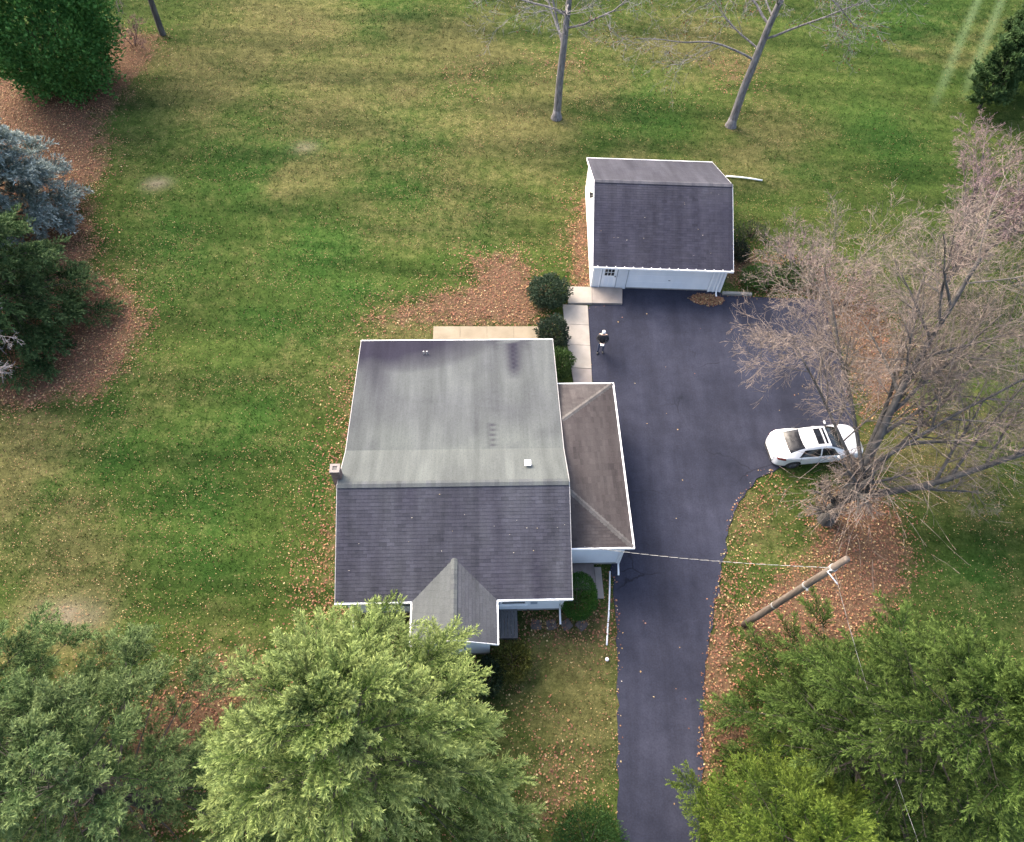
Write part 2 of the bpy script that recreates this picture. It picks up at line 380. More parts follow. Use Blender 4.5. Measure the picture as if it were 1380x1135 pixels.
def densify(poly, step):
    out = []
    for i, (x, y) in enumerate(poly):
        x2, y2 = poly[(i + 1) % len(poly)]; n = max(1, int(math.hypot(x2 - x, y2 - y) / step))
        out += [(x + (x2 - x) * k / n, y + (y2 - y) * k / n) for k in range(n)]
    return out
rng = np.random.default_rng(5)
dp = densify(DRIVE, .35); sm = []
for i in range(len(dp)):
    a, b_, c_ = dp[i - 1], dp[i], dp[(i + 1) % len(dp)]
    x, y = (a[0] + 2 * b_[0] + c_[0]) / 4, (a[1] + 2 * b_[1] + c_[1]) / 4
    e = .05 if (y < 21 or x > 16) else .012
    sm.append((x + rng.normal() * e, y + rng.normal() * e))
drive = MB().prism(sm, -.08, .012).build('driveway', ASPH)
tag(drive, 'dark asphalt driveway running past the house to the garage', 'driveway', kind='structure')

# concrete walks: every slab is a piece of its own
walk = empty('walkway', (3.4, 28.3, 0)); tag(walk, 'pale concrete slab walkway beside the asphalt', 'walkway', kind='structure')
def slab(parent, pts, z1, mat, name='slab'):
    ox, oy = parent.location.x, parent.location.y
    MB().prism([(x - ox, y - oy) for x, y in pts][::-1], -.12, z1).build(name, mat, parent, .012)
slab(walk, [(2.80, 29.62), (4.17, 29.66), (4.17, 28.45), (2.82, 28.36)], .14, CONC)
slab(walk, [(4.185, 29.66), (5.92, 29.70), (5.87, 28.53), (4.185, 28.45)], .14, CONC2)
for (ya, yb, m) in ((28.30, 26.88, CONC), (26.865, 25.45, CONC), (25.435, 23.90, CONC), (23.88, 21.0, CONC2)):
    def xe(y): return 3.93 + (28.2 - y) * .0325
    def xw(y): return 2.52 + (28.2 - y) * .09 if y > 26 else 2.72 + (26 - y) * .13
    slab(walk, [(xw(ya), ya), (xe(ya), ya), (xe(yb), yb), (xw(yb), yb)], .07 if m is CONC else .05, m)
patio = empty('patio', (-1.6, 24.5, 0)); tag(patio, 'narrow tan concrete patio behind the house', 'patio', kind='structure')
for k in range(4):
    xa = -4.55 + k * 1.46; xb = xa + 1.455
    def yt(x): return 26.23 + (x + 4.52) * .064
    slab(patio, [(xa, yt(xa)), (xb, yt(xb)), (xb + .22, yt(xb) - 3.0), (xa + .22, yt(xa) - 3.0)], .08, PATIO)

# ------------------------------------------------------------------ shingle roofs
def shingle_mat(name, c_dark, c_mid, c_pale, mottle, stain, sscale=.5):
    m, t, b = nodes(name); v = objc(t)
    rn = attr(t, 'rnd'); sl = attr(t, 'slope')
    base = ramp(t, rn, [(0, c_dark), (.5, c_mid), (1, tuple(min(1, x * 1.28) for x in c_mid))])
    ln = noise(t, sscale, 5, .6, mapping(t, v, (1.6, .35, 1)))
    fine = noise(t, 18, 4, .7, v)
    lf = ramp(t, ln, [(.30, (0, 0, 0)), (.62, (mottle,) * 3)])  # random streaks of the paler tone, on every slope
    c = mix(t, lf, base, mix(t, .5, c_pale, base, 'MIX'))
    c = mix(t, attr(t, 'pale'), c, c_pale)  # light put into the colour: slopes toward the sun get the paler tone
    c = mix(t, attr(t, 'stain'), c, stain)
    stk = noise(t, 1.0, 4, .6, mapping(t, v, (1.5, .16, .3)))
    c = mix(t, .7, c, ramp(t, stk, [(.3, (.66, .66, .68)), (.7, (1.3, 1.3, 1.3))]), 'MULTIPLY')
    c = mix(t, .5, c, ramp(t, fine, [(.25, (.62,) * 3), (.75, (1.3,) * 3)]), 'MULTIPLY')
    t.links.new(c, b.inputs['Base Color']); b.inputs['Roughness'].default_value = .95; b.inputs['Specular IOR Level'].default_value = .06
    bump(t, b, noise(t, 120, 2, .7, v), .4, .006)
    return m
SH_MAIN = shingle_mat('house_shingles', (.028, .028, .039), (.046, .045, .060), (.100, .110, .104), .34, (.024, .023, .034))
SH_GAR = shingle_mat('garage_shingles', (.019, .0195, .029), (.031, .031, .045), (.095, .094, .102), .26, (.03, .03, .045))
SH_WING = shingle_mat('wing_shingles', (.030, .025, .026), (.052, .044, .043), (.12, .115, .108), .22, (.03, .026, .03))

def shingles(name, A, B, C, D, mat, parent, course=.145, tab=.31, seed=1, pale=None, stain=None, kind='stuff'):
    """A-B is the eave, C-D the top edge (C above A); tabs are laid course by course"""
    A, B, C, D = [np.array(p, float) for p in (A, B, C, D)]
    e = (B - A) / np.linalg.norm(B - A)
    nrm = np.cross(B - A, (C - A) if np.linalg.norm(C - A) > np.linalg.norm(D - B) else (D - B)); nrm /= np.linalg.norm(nrm)
    if nrm[2] < 0: nrm = -nrm
    up = np.cross(nrm, e); up = up if up[2] > 0 else -up
    h = abs(np.dot(C - A, up)) or abs(np.dot(D - B, up))
    n = max(1, round(h / course)); rg = np.random.default_rng(seed)
    uA, uB, uC, uD = 0.0, np.dot(B - A, e), np.dot(C - A, e), np.dot(D - A, e)
    V, Fq, rnd, pa, stn = [], [], [], [], []
    for k in range(n):
        t0, t1 = k / n, min(1, (k + 1) / n)
        l0, l1 = uA + (uC - uA) * t0, uA + (uC - uA) * t1
        r0, r1 = uB + (uD - uB) * t0, uB + (uD - uB) * t1
        lo, hi = min(l0, l1), max(r0, r1)
        off = -tab * ((k * .5) % 1) + rg.normal() * .01
        u = lo + off - tab
        while u < hi:
            a0, b0 = np.clip([u + .002, u + tab - .002], l0, r0); a1, b1 = np.clip([u + .002, u + tab - .002], l1, r1)
            u += tab
            if b0 - a0 < .01 and b1 - a1 < .01: continue
            z = .0125 + rg.uniform(-.0015, .0015); dz = rg.uniform(-.010, -.002)
            base = A + up * (h * t0 + dz); top = A + up * h * t1
            i = len(V)
            V += [base + e * a0 + nrm * .0005, base + e * b0 + nrm * .0005, base + e * a0 + nrm * z, base + e * b0 + nrm * z,
                  top + e * b1 + nrm * .004, top + e * a1 + nrm * .004]
            Fq += [(i, i + 1, i + 3, i + 2), (i + 2, i + 3, i + 4, i + 5)]
            rnd += [np.clip(rg.normal(.45, .14), 0, 1)] * 6
            um = (a0 + b0) / 2; pv = pale(um, h * t0, uB, h) if pale else 0.; pa += [pv] * 6
            if stain:
                q = [stain(uu, vv, uB, h) for uu, vv in ((a0, h * t0), (b0, h * t0), (b1, h * t1), (a1, h * t1))]
                stn += [q[0], q[1], q[0], q[1], q[2], q[3]]
            else: stn += [0.] * 6
    o = mesh_np(name, V, Fq, mat, parent, fl={'rnd': rnd, 'pale': np.clip(pa, 0, 1), 'stain': np.clip(stn, 0, 1)})
    if kind: o['kind'] = kind
    return o
def caps(name, P, Q, mat, parent, w=.15, step=.2, seed=3, paleness=.6):
    """ridge or hip cap of overlapping bent pieces from P to Q"""
    P, Q = Vector(P), Vector(Q); d = (Q - P); L = d.length; d.normalize()
    s = d.cross(Vector((0, 0, 1))).normalized(); n = s.cross(d)
    V, Fq, rn, pa = [], [], [], []; rg = random.Random(seed); k = 0
    while k * step < L:
        a = P + d * (k * step); b_ = P + d * min(L, (k + 1) * step + .02); i = len(V); z = .03
        for q, zz in ((a, z + .012), (b_, z)):
            V += [q - s * w + n * (zz - .055), q + n * zz, q + s * w + n * (zz - .055)]
        Fq += [(i, i + 1, i + 4, i + 3), (i + 1, i + 2, i + 5, i + 4)]
        rn += [rg.random()] * 6; pa += [paleness * rg.uniform(.7, 1.1)] * 6; k += 1  # paler tone paints the highlight line along ridges and hips
    o = mesh_np(name, [tuple(v) for v in V], Fq, mat, parent, fl={'rnd': rn, 'pale': pa, 'stain': [0.] * len(rn)})
    return o
def clapboards(mb, x0, x1, z0, z1, M, step=.115, notch=None):
    """lap siding on the local plane y = 0 facing -y, placed by M"""
    n = int((z1 - z0) / step)
    for k in range(n + 1):
        a = z0 + k * step; b_ = min(z1, a + step)
        if b_ - a < .02: continue
        mb.add([M @ Vector(p) for p in ((x0, -.022, a), (x1, -.022, a), (x1, -.004, b_), (x0, -.004, b_), (x0, 0, a), (x1, 0, a))],
               [(0, 1, 2, 3), (4, 5, 1, 0)])
def T(x, y, z, rz): return Matrix.Translation((x, y, z)) @ Matrix.Rotation(rz, 4, 'Z')

def window(parent, M, w, h, z0, lites=(1, 2)):
    """M puts the wall plane at y = 0 facing -y"""
    fr = MB()
    for (a, b_, c_, d_) in ((-w / 2 - .07, -w / 2, z0 - .07, z0 + h + .07), (w / 2, w / 2 + .07, z0 - .07, z0 + h + .07), (-w / 2, w / 2, z0 + h, z0 + h + .07), (-w / 2, w / 2, z0 - .07, z0)):
        fr.box(a, b_, -.06, .01, c_, d_, M)
    for i in range(1, lites[0]): fr.box(-w / 2 + w * i / lites[0] - .015, -w / 2 + w * i / lites[0] + .015, -.045, .005, z0, z0 + h, M)
    for i in range(1, lites[1]): fr.box(-w / 2, w / 2, -.05, .005, z0 + h * i / lites[1] - .02, z0 + h * i / lites[1] + .02, M)
    f = fr.build('window', TRIM, parent)
    for i in range(lites[0]):
        for j in range(lites[1]):
            MB().box(-w / 2 + w * i / lites[0] + .016, -w / 2 + w * (i + 1) / lites[0] - .016, -.034, -.026, z0 + h * j / lites[1] + .02, z0 + h * (j + 1) / lites[1] - .02, M).build('pane', GLASS, f)
    MB().box(-w / 2 - .1, w / 2 + .1, -.11, .0, z0 - .115, z0 - .072, M).build('sill', TRIM, f)
    return f

# ------------------------------------------------------------------ house
house = empty('house', (HOUSE_O[0], HOUSE_O[1], 0), HOUSE_A)
tag(house, 'white one storey house with weathered grey shingle roof and hipped side wing', 'house')
ZE, YR, ZR, YK, ZK, YB, ZB, HW = 2.647, 4.259, 4.59, 6.444, 3.588, 13.30, 2.624, 4.736
# core walls (gable ends follow the roof) kept .06 under the deck
def gable_wall(x0, x1):
    prof = [(.4, .25), (.4, ZE + .4 * .456 - .16), (YR, ZR - .16), (YK, ZK - .16), (12.95, ZB + .35 * .14 - .16), (12.95, .25)]
    n = len(prof); vs = [(x0, y, z) for y, z in prof] + [(x1, y, z) for y, z in prof]
    return MB().add(vs, [tuple(range(n)), tuple(range(2 * n - 1, n - 1, -1))] + [(i, n + i, n + (i + 1) % n, (i + 1) % n) for i in range(n)])
gable_wall(-4.45, 4.5).build('wall', WHITE, house)
MB().box(-4.43, 4.48, .42, 12.93, -.2, .248).build('foundation', FOUND, house)
for xa, xb in ((-4.45, -1.55), (1.55, 4.5)):
    sd = MB(); clapboards(sd, xa, xb, .27, 2.6, T(0, .4, 0, 0)); sd.build('front_siding', WHITE, house)
sd = MB(); clapboards(sd, 0, 12.5, .27, 2.5, T(-4.45, 12.93, 0, -math.pi / 2)); sd.build('side_siding', WHITE, house)
for x in (-4.45, 4.5): MB().box(x - .055, x + .055, .345, .40, .25, 2.62).build('corner_board', TRIM, house)
window(house, T(2.42, .4, 0, 0), 1.0, 1.15, 1.0)
window(house, T(-2.5, .4, 0, 0), 1.3, 1.15, 1.0, (2, 2))
for x in (1.6, 3.15): MB().box(x, x + .28, .345, .375, .95, 2.2).build('shutter', pm('grey_blue_shutter', (.30, .35, .42), (.36, .41, .48), 4, .6), house)
for y in (3.0, 6.4, 10.2): window(house, T(-4.45, y, 0, -math.pi / 2), .9, 1.1, 1.0)
window(house, T(-2.4, 12.95, 0, math.pi), 1.6, 1.1, 1.0, (2, 2)); window(house, T(2.6, 12.95, 0, math.pi), 1.0, 1.1, 1.0)
# roof: deck with white edge, courses of shingles on top
rf = MB()
prof = [(0, ZE), (YR, ZR), (YK, ZK), (YB, ZB)]
vs = [(x, y, z - d) for x in (-HW, HW) for d in (0, .13) for y, z in prof]
fs = []
for i in range(3):
    fs += [(i, 8 + i, 9 + i, i + 1), (4 + i, 5 + i, 13 + i, 12 + i), (i, i + 1, 5 + i, 4 + i), (8 + i, 12 + i, 13 + i, 9 + i)]
fs += [(0, 4, 12, 8), (3, 11, 15, 7)]
roof = rf.add(vs, fs).build('roof', SH_MAIN, house)
def st_front(u, v, W, H):
    a = .8 * math.exp(-((u - 8.05 - .05 * math.sin(v * 3)) / .17) ** 2) * max(0, min(1, (2.4 - v) * 1.2)) * (.5 + .8 * fv(u * 3, v * 1.5, 19))
    return a + .25 * max(0, fv(u * .9, v * .25, 4) - .5) * 2
def fv(x, y, s=0): return float(fbm(np.array([x]), np.array([y]), s, 3)[0])
def st_back(u, v, W, H):
    # u runs from the east end (A) to the west end here
    x = 4.736 - u
    a = 1.0 * max(0, 1 - math.hypot((x + 3.6) / 5.2, v / 2.3)) ** .5 * (.65 + .6 * fv(u * .9, v * .5, 17))
    a = max(a, .8 * max(0, 1 - v / .9) * (fv(u * .7, 0, 8) > .35) * fv(u * 1.1, v, 5))
    a = max(a, .75 * math.exp(-((x - 2.75) / (.42 - .05 * v)) ** 2) * (v < 2.6 and v > .2) * min(1, (2.9 - v)))
    a = max(a, .75 * math.exp(-((x + 3.7 + .25 * math.sin(v)) / .8) ** 2) * max(0, 1 - v / 6.5))
    a = max(a, .5 * math.exp(-((x - 1.6) / .12) ** 2) * (v > 5.4))
    a = max(a, .55 * max(0, fv(u * .45 + 3, v * .5, 14) - .5) * 2)
    return min(1.0, a * 1.35)
shingles('front_slope_shingles', (-HW, 0, ZE), (HW, 0, ZE), (-HW, YR, ZR), (HW, YR, ZR), SH_MAIN, roof, seed=2,
         pale=lambda u, v, W, H: .10 * fv(u * .8, v * .3, 2), stain=st_front)
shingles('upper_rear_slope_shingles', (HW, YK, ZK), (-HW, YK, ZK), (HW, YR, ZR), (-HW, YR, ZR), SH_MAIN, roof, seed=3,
         pale=lambda u, v, W, H: .86 + .14 * fv(u * .8, v, 4), stain=lambda u, v, W, H: .25 * max(0, fv(u, v * .6, 31) - .5) * 2)  # upper rear band painted palest, as it tilts toward the sun
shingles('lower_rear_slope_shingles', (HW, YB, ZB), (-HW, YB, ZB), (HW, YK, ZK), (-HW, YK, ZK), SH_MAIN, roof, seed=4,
         pale=lambda u, v, W, H: .60 + .5 * (fv(u * .5, v * .4, 6) - .3) + .35 * max(0, min(1, (v - 4.6) / 2.2)), stain=st_back)  # light on the rear slope painted as a paler tone, stronger uphill
caps('ridge_cap', (-HW, YR, ZR), (HW, YR, ZR), SH_MAIN, roof, paleness=.75)
MB().box(-HW - .03, -1.70, -.075, -.003, ZE - .15, ZE - .012).build('gutter', TRIM, roof)
MB().box(1.70, HW + .03, -.075, -.003, ZE - .15, ZE - .012).build('gutter', TRIM, roof)
MB().box(-HW - .03, HW + .03, YB + .003, YB + .075, ZB - .15, ZB - .01).build('gutter', TRIM, roof)
for s in (-1, 1):
    rk = MB()
    for (y0, z0), (y1, z1) in zip(prof[:-1], prof[1:]):
        x0, x1 = s * (HW + .003), s * (HW + .028); d = .16; u_ = .004
        rk.add([(x0, y0, z0 + u_), (x1, y0, z0 + u_), (x1, y1, z1 + u_), (x0, y1, z1 + u_), (x0, y0, z0 - d), (x1, y0, z0 - d), (x1, y1, z1 - d), (x0, y1, z1 - d)],
               [(0, 1, 2, 3), (7, 6, 5, 4), (0, 4, 5, 1), (1, 5, 6, 2), (2, 6, 7, 3), (3, 7, 4, 0)])
    rk.build('rake_board', pm('grey_rake_board', (.30, .29, .28), (.38, .37, .36), 4, .6), roof)
MB().box(-HW + .03, -1.72, .0, .40, ZE - .17, ZE - .152).build('soffit', TRIM, roof)
MB().box(1.72, HW - .03, .0, .40, ZE - .17, ZE - .152).build('soffit', TRIM, roof)
# vents on the roof
v = MB(); v.tube([(3.09, 5.33, 4.0), (3.09, 5.33, 4.26)], .07, 10); v.box(2.95, 3.23, 5.19, 5.47, 4.262, 4.32); v.build('vent_cap', TRIM, roof, .015)
v = MB(); v.tube([(-1.62, 12.35, 2.7), (-1.62, 12.35, 2.98)], .035, 8); v.tube([(-1.46, 12.35, 2.7), (-1.46, 12.35, 2.98)], .035, 8); v.build('vent_pipe', ALU, roof)
# chimney at the west gable
BRICK, t, b = nodes('chimney_brick')
bt = N(t, 'ShaderNodeTexBrick', Scale=4.5); bt.inputs['Color1'].default_value = (.13, .075, .06, 1); bt.inputs['Color2'].default_value = (.19, .12, .10, 1); bt.inputs['Mortar'].default_value = (.18, .165, .155, 1)
t.links.new(mapping(t, objc(t), (1, 1, 1), (R(90), 0, 0)), bt.inputs['Vector'])
t.links.new(mix(t, .4, bt.outputs[0], ramp(t, noise(t, 2, 4, .6, objc(t)), [(.3, (.5, .5, .55)), (.7, (1.2, 1.2, 1.25))]), 'MULTIPLY'), b.inputs['Base Color']); b.inputs['Roughness'].default_value = .9
ch = MB().box(-4.98, -4.62, 4.58, 4.94, -.15, 5.05).build('chimney', BRICK, house, .01)
capm = MB()
for (a, b_, c_, d_) in ((-5.0, -4.89, 4.56, 4.96), (-4.71, -4.60, 4.56, 4.96), (-4.89, -4.71, 4.56, 4.67), (-4.89, -4.71, 4.85, 4.96)): capm.box(a, b_, c_, d_, 5.052, 5.09)
capm.build('chimney_cap', CONC2, ch)
MB().box(-4.885, -4.715, 4.675, 4.845, 5.052, 5.06).build('flue', DARKMETAL, ch)
# front gable entry
ZG = ZE + 1.519 * .456; GX = 1.674; GY = -1.784
MB().add([(-1.4, -1.45, .25), (1.4, -1.45, .25), (1.4, .395, .25), (-1.4, .395, .25), (-1.4, -1.45, 2.6), (1.4, -1.45, 2.6), (1.4, .395, 2.6), (-1.4, .395, 2.6), (0, -1.45, ZG - .17), (0, .395, ZG - .17)],
         [(3, 2, 1, 0), (0, 1, 5, 8, 4), (2, 3, 7, 9, 6), (1, 2, 6, 5), (3, 0, 4, 7), (5, 6, 9, 8), (7, 4, 8, 9)]).build('entry_wall', WHITE, house)
MB().box(-1.38, 1.38, -1.43, .395, -.2, .248).build('entry_foundation', FOUND, house)
window(house, T(0, -1.45, 0, 0), .8, 1.1, 1.0)
dr = MB().box(-.45, .45, -.05, .0, .3, 2.3, T(1.4, -.55, 0, math.pi / 2)).build('front_door', pm('painted_door', (.5, .52, .55), (.56, .58, .6), 4, .5), house)
MB().lathe([(0, -.1), (.03, -.1), (.035, -.08), (.02, -.055)], 8, 'X', (1.56, -.85, 1.2)).build('handle', ALU, dr)
gdk = MB()
for s in (-1, 1):
    gdk.slab([(0, GY, ZG), (s * GX, GY, ZE), (s * GX, .02, ZE), (0, 1.50, ZG)] if s < 0 else [(0, GY, ZG), (0, 1.50, ZG), (s * GX, .02, ZE), (s * GX, GY, ZE)], .11)
groof = gdk.build('entry_roof', SH_MAIN, house)
pl = lambda u, v, W, H: .55 + .25 * fv(u, v, 3)  # entry gable: west slope coloured as the lit side, east as the shaded
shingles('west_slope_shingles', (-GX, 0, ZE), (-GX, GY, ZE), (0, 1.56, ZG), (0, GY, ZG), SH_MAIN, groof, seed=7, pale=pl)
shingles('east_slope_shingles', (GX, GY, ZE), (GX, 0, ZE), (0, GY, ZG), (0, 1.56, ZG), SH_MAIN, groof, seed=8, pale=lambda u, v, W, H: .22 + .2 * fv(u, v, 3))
caps('ridge_cap', (0, GY, ZG), (0, 1.5, ZG), SH_MAIN, groof, .13, paleness=.8)
for s in (-1, 1):
    MB().box(min(s * (GX + .003), s * (GX + .07)), max(s * (GX + .003), s * (GX + .07)), GY - .03, -.08, ZE - .14, ZE - .01).build('gutter', TRIM, groof)
    MB().slab([(0, GY - .025, ZG + .004), (s * GX, GY - .025, ZE + .004), (s * GX, GY - .003, ZE + .004), (0, GY - .003, ZG + .004)][::(1 if s < 0 else -1)], .16).build('rake_board', TRIM, groof)
# downspouts
def downspout(parent, x, y, z, kx, ky, mat=TRIM):
    MB().tube([(x, y, z), (x + kx * .2, y + ky * .6, z - .25), (x + kx * .2, y + ky * .6, .25), (x + kx * .2, y - .05, .12), (x + kx * .2, y - .22, .06)], .042, 6).build('downspout', mat, parent)
downspout(house, 4.45, -.04, ZE - .14, 0, .62)
downspout(house, -4.40, -.04, ZE - .14, 0, .62)
# hipped side wing
wing_core = MB().box(4.503, 7.15, 2.45, 10.3, .25, 2.56).build('wing_wall', WHITE, house)
MB().box(4.503, 7.13, 2.47, 10.28, -.2, .248).build('wing_foundation', FOUND, house)
sd = MB(); clapboards(sd, 4.56, 7.15, .27, 2.55, T(0, 2.45, 0, 0)); clapboards(sd, 2.45, 10.3, .27, 2.55, T(7.15, 0, 0, math.pi / 2)); sd.build('wing_siding', WHITE, house)
MB().box(7.10, 7.20, 2.39, 2.44, .25, 2.55).build('corner_board', TRIM, house)
window(house, T(7.15, 4.2, 0, math.pi / 2), 1.0, 1.1, 1.0); window(house, T(7.15, 8.4, 0, math.pi / 2), 1.0, 1.1, 1.0)
WX0, WX1, WY0, WY1, ZW = 4.49, 7.462, 2.151, 10.564, 3.36
ZWE = 2.63
A_, B_, C_, D_ = (WX1, WY0, ZWE), (WX1, WY1, ZWE), (WX0, WY0 + 2.75, ZW), (WX0, WY1 - 2.75, ZW)
E_, F_ = (WX0, WY0, ZWE), (WX0, WY1, ZWE)
wr = MB().slab([E_, A_, C_], .11).slab([A_, B_, D_, C_], .11).slab([B_, F_, D_], .11).build('wing_roof', SH_WING, house)
shingles('east_slope_shingles', A_, B_, C_, D_, SH_WING, wr, seed=11, pale=lambda u, v, W, H: .12 * fv(u, v, 3))
shingles('south_hip_shingles', E_, A_, C_, C_, SH_WING, wr, seed=12, pale=lambda u, v, W, H: .10 * fv(u, v, 3))
shingles('north_hip_shingles', B_, F_, D_, D_, SH_WING, wr, seed=13, pale=lambda u, v, W, H: .12 + .2 * fv(u, v, 3))
def part_way(p_, q_, f_): return tuple(a + (b_ - a) * f_ for a, b_ in zip(p_, q_))
caps('hip_cap', A_, part_way(A_, C_, .93), SH_WING, wr, .13, paleness=.75, seed=4); caps('hip_cap', B_, part_way(B_, D_, .90), SH_WING, wr, .13, paleness=.65, seed=5)
MB().box(WX1 + .003, WX1 + .075, WY0 - .07, WY1 + .07, ZWE - .13, ZWE + .012).build('gutter', TRIM, wr)
MB().box(WX0 + .25, WX1 + .002, WY0 - .07, WY0 - .003, ZWE - .13, ZWE + .008).build('gutter', TRIM, wr)
MB().box(WX0 + .25, WX1 + .002, WY1 + .003, WY1 + .07, ZWE - .13, ZWE + .008).build('gutter', TRIM, wr)
MB().tube([(7.40, 2.12, 2.5), (7.22, 2.38, 2.25), (7.22, 2.38, .2), (7.22, 2.2, .08), (7.2, 1.9, .05)], .045, 6).build('downspout', TRIM, house)
MB().box(WX0 + .27, WX1 - .01, WY0, 2.449, ZWE - .128, ZWE - .112).build('soffit', TRIM, wr)

# small deck of grey boards by the entry, stoop by the wing, stepping stones
deck = empty('porch_deck', rot2(HOUSE_O, HOUSE_A, 2.05, -.3) + (0,), HOUSE_A)
tag(deck, 'small grey board porch deck tucked beside the entry gable', 'deck')
for k in range(8):
    MB().box(-.58 + k * .142, -.58 + k * .142 + .13, -.58, .66, .25, .285).build('board', DECKWOOD, deck)
for y in (-.5, .5): MB().box(-.55, .52, y - .04, y + .04, -.1, .248).build('joist', DECKWOOD, deck)
stoop = empty('stoop', rot2(HOUSE_O, HOUSE_A, 5.5, 1.7) + (0,), HOUSE_A); tag(stoop, 'low brown concrete stoop below the side wing', 'stoop', kind='structure')
MB().box(-.9, .62, -.45, .745, -.1, .13).build('slab', STOOP, stoop, .012)
MB().box(.64, .95, -.85, .6, -.1, .07).build('slab', CONC2, stoop, .012)
for k in range(4):
    x, y = 1.49 + k * .65, 10.03 + k * .035
    o = MB().prism([(.22, .20), (-.2, .22), (-.24, -.18), (-.02, -.23), (.21, -.2)], -.06, .035).build('stepping_stone', STEPSTONE, None, .012)
    o.location = (x, y, 0); o.rotation_euler.z = .3 * k
    tag(o, ('dark stepping stone nearest the grey porch deck', 'dark stepping stone second from the porch deck', 'dark stepping stone second from the clipped boxwood', 'dark stepping stone beside the clipped boxwood')[k], 'stepping stone', 'stepping stones in the front bed')

# ------------------------------------------------------------------ garage
gar = empty('garage', (GAR_O[0], GAR_O[1], 0), GAR_A)
tag(gar, 'detached white garage with dark shingle roof at the driveway end', 'garage')
GW, GZE, GYR, GZR, GYB = 3.843, 2.15, 4.463, 4.275, 9.077
prof = [(.42, -.1), (.42, GZE + .42 * .476 - .13), (GYR, GZR - .14), (8.75, GZE + .327 * .461 - .13), (8.75, -.1)]
n = 5
def gwall(x0, x1, name, mat):
    vs = [(x0, y, z) for y, z in prof] + [(x1, y, z) for y, z in prof]
    MB().add(vs, [tuple(range(n)), tuple(range(2 * n - 1, n - 1, -1))] + [(i, n + i, n + (i + 1) % n, (i + 1) % n) for i in range(n)]).build(name, mat, gar)
gwall(-3.74, -3.62, 'west_wall', WEST_LIT); gwall(3.62, 3.74, 'east_wall', WHITE)
MB().box(-3.619, 3.619, 8.63, 8.748, -.1, 2.1).build('rear_wall', WHITE, gar)
fw = MB()   # front wall with real openings for both doors
for (a, b_, z0, z1) in ((-3.619, -3.20, -.1, 2.2), (-2.36, -1.74, -.1, 2.2), (2.98, 3.619, -.1, 2.2), (-3.20, -2.36, 2.0, 2.2), (-1.74, 2.98, 2.05, 2.2)):
    fw.box(a, b_, .42, .54, z0, z1)
fw.build('front_wall', pm('pale_grey_wall', (.60, .62, .64), (.68, .70, .72), 1.5, .6), gar)
bb = MB()
for x in (-3.7, -3.28): bb.box(x - .04, x + .04, .395, .419, -.02, 2.18)
bb.build('corner_board', TRIM, gar)
for x in (3.02, 3.30, 3.69): MB().box(x - .045, x + .045, .39, .419, -.02, 2.18).build('batten', TRIM, gar)
MB().box(-3.20, -2.36, .415, .50, -.02, .06).build('threshold', FOUND, gar)
EDGE_SHADE = pm('blue_grey_edge_shade', (.20, .22, .25), (.27, .29, .32), 4, .6)  # thin strips along the door edges, recess shade put into their colour
for xa in (-3.232, -2.358): MB().box(xa, xa + .03, .405, .4195, -.02, 2.02).build('door_edge_shade', EDGE_SHADE, gar)
for xa in (-1.765, 2.985): MB().box(xa, xa + .03, .405, .4195, -.02, 2.08).build('door_edge_shade', EDGE_SHADE, gar)
d = MB().box(-3.195, -2.365, .455, .50, .07, 1.995).build('side_door', TRIM, gar)
for i in range(3):
    for j in range(2):
        MB().box(-3.05 + i * .185, -3.05 + i * .185 + .15, .440, .453, 1.02 + j * .27, 1.02 + j * .27 + .22).build('pane', GLASS, d)
for z0, z1 in ((.96, 1.008), (1.545, 1.59)): MB().box(-3.08, -2.50, .446, .4545, z0, z1).build('window_rail', TRIM, d)
for i in range(2): MB().box(-3.03 + i * .28, -2.80 + i * .28, .448, .4545, .22, .88).build('door_panel', WHITE, d)
MB().lathe([(0, -.09), (.035, -.085), (.035, -.06), (.015, -.05), (.015, 0)], 10, 'Y', (-2.45, .455, 1.0)).build('handle', DARKMETAL, d)
gd = empty('garage_door', (0, 0, 0)); gd.parent = gar
for k in range(4): MB().box(-1.735, 2.975, .47, .51, .10 + k * .488, .10 + k * .488 + .480).build('panel', WHITE, gd, .006)
MB().box(-1.735, 2.975, .475, .505, .0, .098).build('bottom_seal', FOUND, gd)
MB().box(.60, .72, .455, .469, .72, .76).build('handle', DARKMETAL, gd)
# roof
vs = [(x, y, z - dd) for x in (-GW, GW) for dd in (0, .12) for y, z in ((0, GZE), (GYR, GZR), (GYB, GZE))]
fs = []
for i in range(2): fs += [(i, 6 + i, 7 + i, i + 1), (3 + i, 4 + i, 10 + i, 9 + i), (i, i + 1, 4 + i, 3 + i), (6 + i, 9 + i, 10 + i, 7 + i)]
fs += [(0, 3, 9, 6), (2, 8, 11, 5)]
gr = MB().add(vs, fs).build('roof', SH_GAR, gar)
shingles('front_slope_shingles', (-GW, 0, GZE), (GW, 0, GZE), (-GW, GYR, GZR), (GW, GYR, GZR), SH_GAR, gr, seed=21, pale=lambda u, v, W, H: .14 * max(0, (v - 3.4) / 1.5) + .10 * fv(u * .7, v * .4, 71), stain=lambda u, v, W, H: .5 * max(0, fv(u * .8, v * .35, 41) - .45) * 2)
shingles('rear_slope_shingles', (GW, GYB, GZE), (-GW, GYB, GZE), (GW, GYR, GZR), (-GW, GYR, GZR), SH_GAR, gr, seed=22, pale=lambda u, v, W, H: .35 + .2 * fv(u, v, 9))  # rear slope painted paler than the front in place of its brighter light
caps('ridge_cap', (-GW, GYR, GZR), (GW, GYR, GZR), SH_GAR, gr, paleness=.8)
